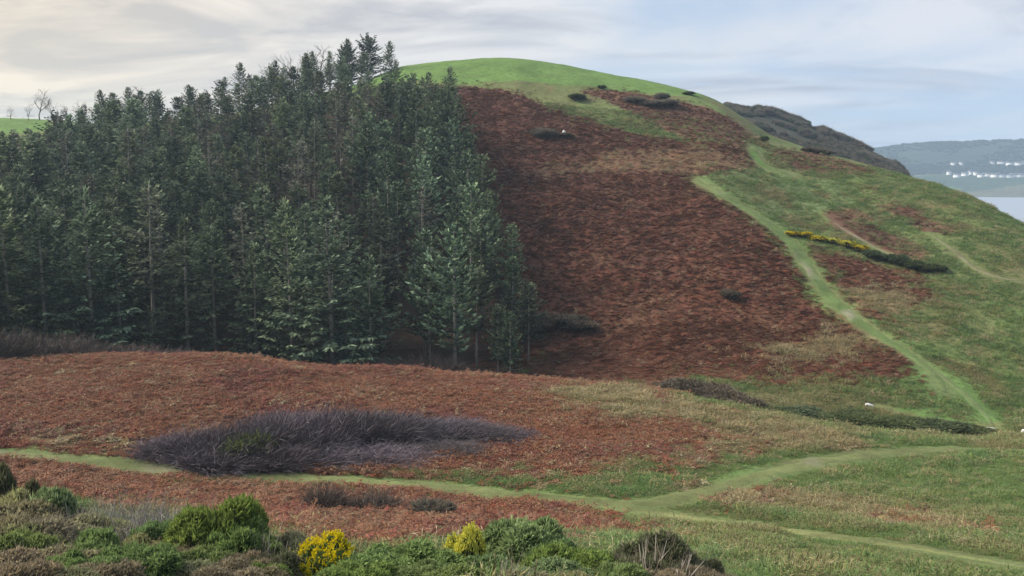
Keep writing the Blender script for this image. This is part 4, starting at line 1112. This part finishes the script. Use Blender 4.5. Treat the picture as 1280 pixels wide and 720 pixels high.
ok = ~np.isin(cv_, ['bracken', 'bracken2', 'upper', 'field', 'gully']) & (rng.random(len(x)) < np.where(cv_ == 'band', .18, np.where(cv_ == 'heath', .2, 1.0))) & (pd > .15) & ~inside(FOREST, x, y)
ok &= rng.random(len(x)) < np.where(pd < .6, .6, 1) * np.where((cv_ == 'lush') & (np.hypot(x, y) > 75), .12, 1)
x, y, cv_, pd = x[ok], y[ok], cv_[ok], pd[ok]; n = len(x)
pn = fbm(x / 5, y / 5, 131, 4) + rng.normal(size=n) * .10
pick = np.where(pn > .19, 1, np.where(pn < .02, 3, 0)); pick = np.where(cv_ == 'lush', np.where(rng.random(n) < .6, 3, 0), pick); pick = np.where(np.isin(cv_, ['tan', 'mixed']), np.where(rng.random(n) < np.where(cv_ == 'mixed', .25, .6), 2, 1), pick); pick = np.where(cv_ == 'band', 2, pick); pick = np.where((cv_ == 'olive') & (rng.random(n) < .5), 1, pick); pick = np.where(rng.random(n) < .03, 2, pick)
s = np.clip(.25 + pd * .5, .25, 1) * rng.uniform(.7, 1.5, n) * np.where(np.hypot(x, y) > 70, 1.35, 1.0) * (.65 + .7 * sstep(-.15, .2, fbm(x / 2.2, y / 2.2, 133, 3)))
scatter('rough_grass', 'tussocky green and straw coloured grass over the valley and right slope', GT, np.column_stack([x, y, H(x, y) + EYE - .02]), tilt_up(x, y, n), np.column_stack([s * 1.2, s * 1.2, s]), pick)
print('grass', n)
# scrub wood on the second headland
BW = [src('headland_scrub_%d' % i, join_meshes('headland_scrub', BUSH[k][0][0], BUSH[k][0][1])) for i, k in enumerate(('far_brown', 'far_gorse', 'far_grey'))]
for o in BW: o.data.materials.clear(); o.data.materials.append(MAT_BUSH)
a = az_of(rng.uniform(905, 1150, 14000), np.full(14000, 180.)); r = rng.uniform(330, 500, 14000); x, y = r * np.sin(a), r * np.cos(a)
z = H(x, y); ok = (z > -60) & (fbm(x / 20, y / 20, 141, 3) > -.08 - .2 * (a > .33)); x, y, z = x[ok], y[ok], z[ok]; n = len(x); s = rng.uniform(.6, 1.5, n) * (1 + .8 * (fbm(x / 12, y / 12, 145, 3) > .1))
scatter('headland_scrub', 'dark scrub woodland on the steep headland behind the hill', BW, np.column_stack([x, y, z + EYE - .2]), np.column_stack([np.zeros(n), np.zeros(n), rng.uniform(0, 6, n)]), np.column_stack([s, s, s]), rng.integers(0, 3, n))
# wood on the far hills
a = rng.uniform(fa[0], math.radians(33), 9000); r = rng.uniform(1825, 2530, 9000); x, y = r * np.sin(a), r * np.cos(a)
t_ = (r - 1800) / 660; ok = (fbm(x / 160, y / 160, 151, 3) + .5 * (t_ - .45) > .0); x, y = x[ok], y[ok]; n = len(x)
z = np.array([HF(p, q_) for p, q_ in zip(x, y)]); s = rng.uniform(2.4, 4.6, n)
scatter('far_woodland', 'distant woodland on the blue hills across the bay', BW[1:2], np.column_stack([x, y, z - 1]), np.column_stack([np.zeros(n), np.zeros(n), rng.uniform(0, 6, n)]), np.column_stack([s * 1.3, s * 1.3, s]), np.zeros(n, int))
x, y, z = hit_far(1194, 177.5); 
o = empty('skyline_tree', (x, y, z - 1)); o.scale = (5, 5, 7); tag(o, 'lone tree standing on the skyline of the far blue hills', 'tree'); mobj('trunk', BUSH['far_gorse'][0][0], o); mobj('crown', BUSH['far_gorse'][0][1], o)

# ------------------------------------------------------------------ haze
m, t = new_mat('sea_haze')
pv = N(t, 'ShaderNodeVolumePrincipled'); pv.inputs['Density'].default_value = 0.00027; pv.inputs['Color'].default_value = (.62, .80, 1.0, 1); pv.inputs['Anisotropy'].default_value = 0.2
out = N(t, 'ShaderNodeOutputMaterial'); t.links.new(pv.outputs[0], out.inputs['Volume'])
zb, zt, e = -46.0, EYE + 135.0, 3400.0
v = [(x, y, z) for z in (zb, zt) for x, y in ((-e, -e), (e, -e), (e, e), (-e, e))]
me = bpy.data.meshes.new('haze'); me.from_pydata(v, [], [(3, 2, 1, 0), (4, 5, 6, 7), (0, 1, 5, 4), (1, 2, 6, 5), (2, 3, 7, 6), (3, 0, 4, 7)]); me.materials.append(m)
tag(mobj('haze', me), 'thin sea haze over the whole valley and bay', kind='stuff')
print('terrain min', ZG.min() + EYE, 'tris', sum(len(o.data.polygons) for o in SC.objects if o.type == 'MESH'), 'things', len(SC.objects))
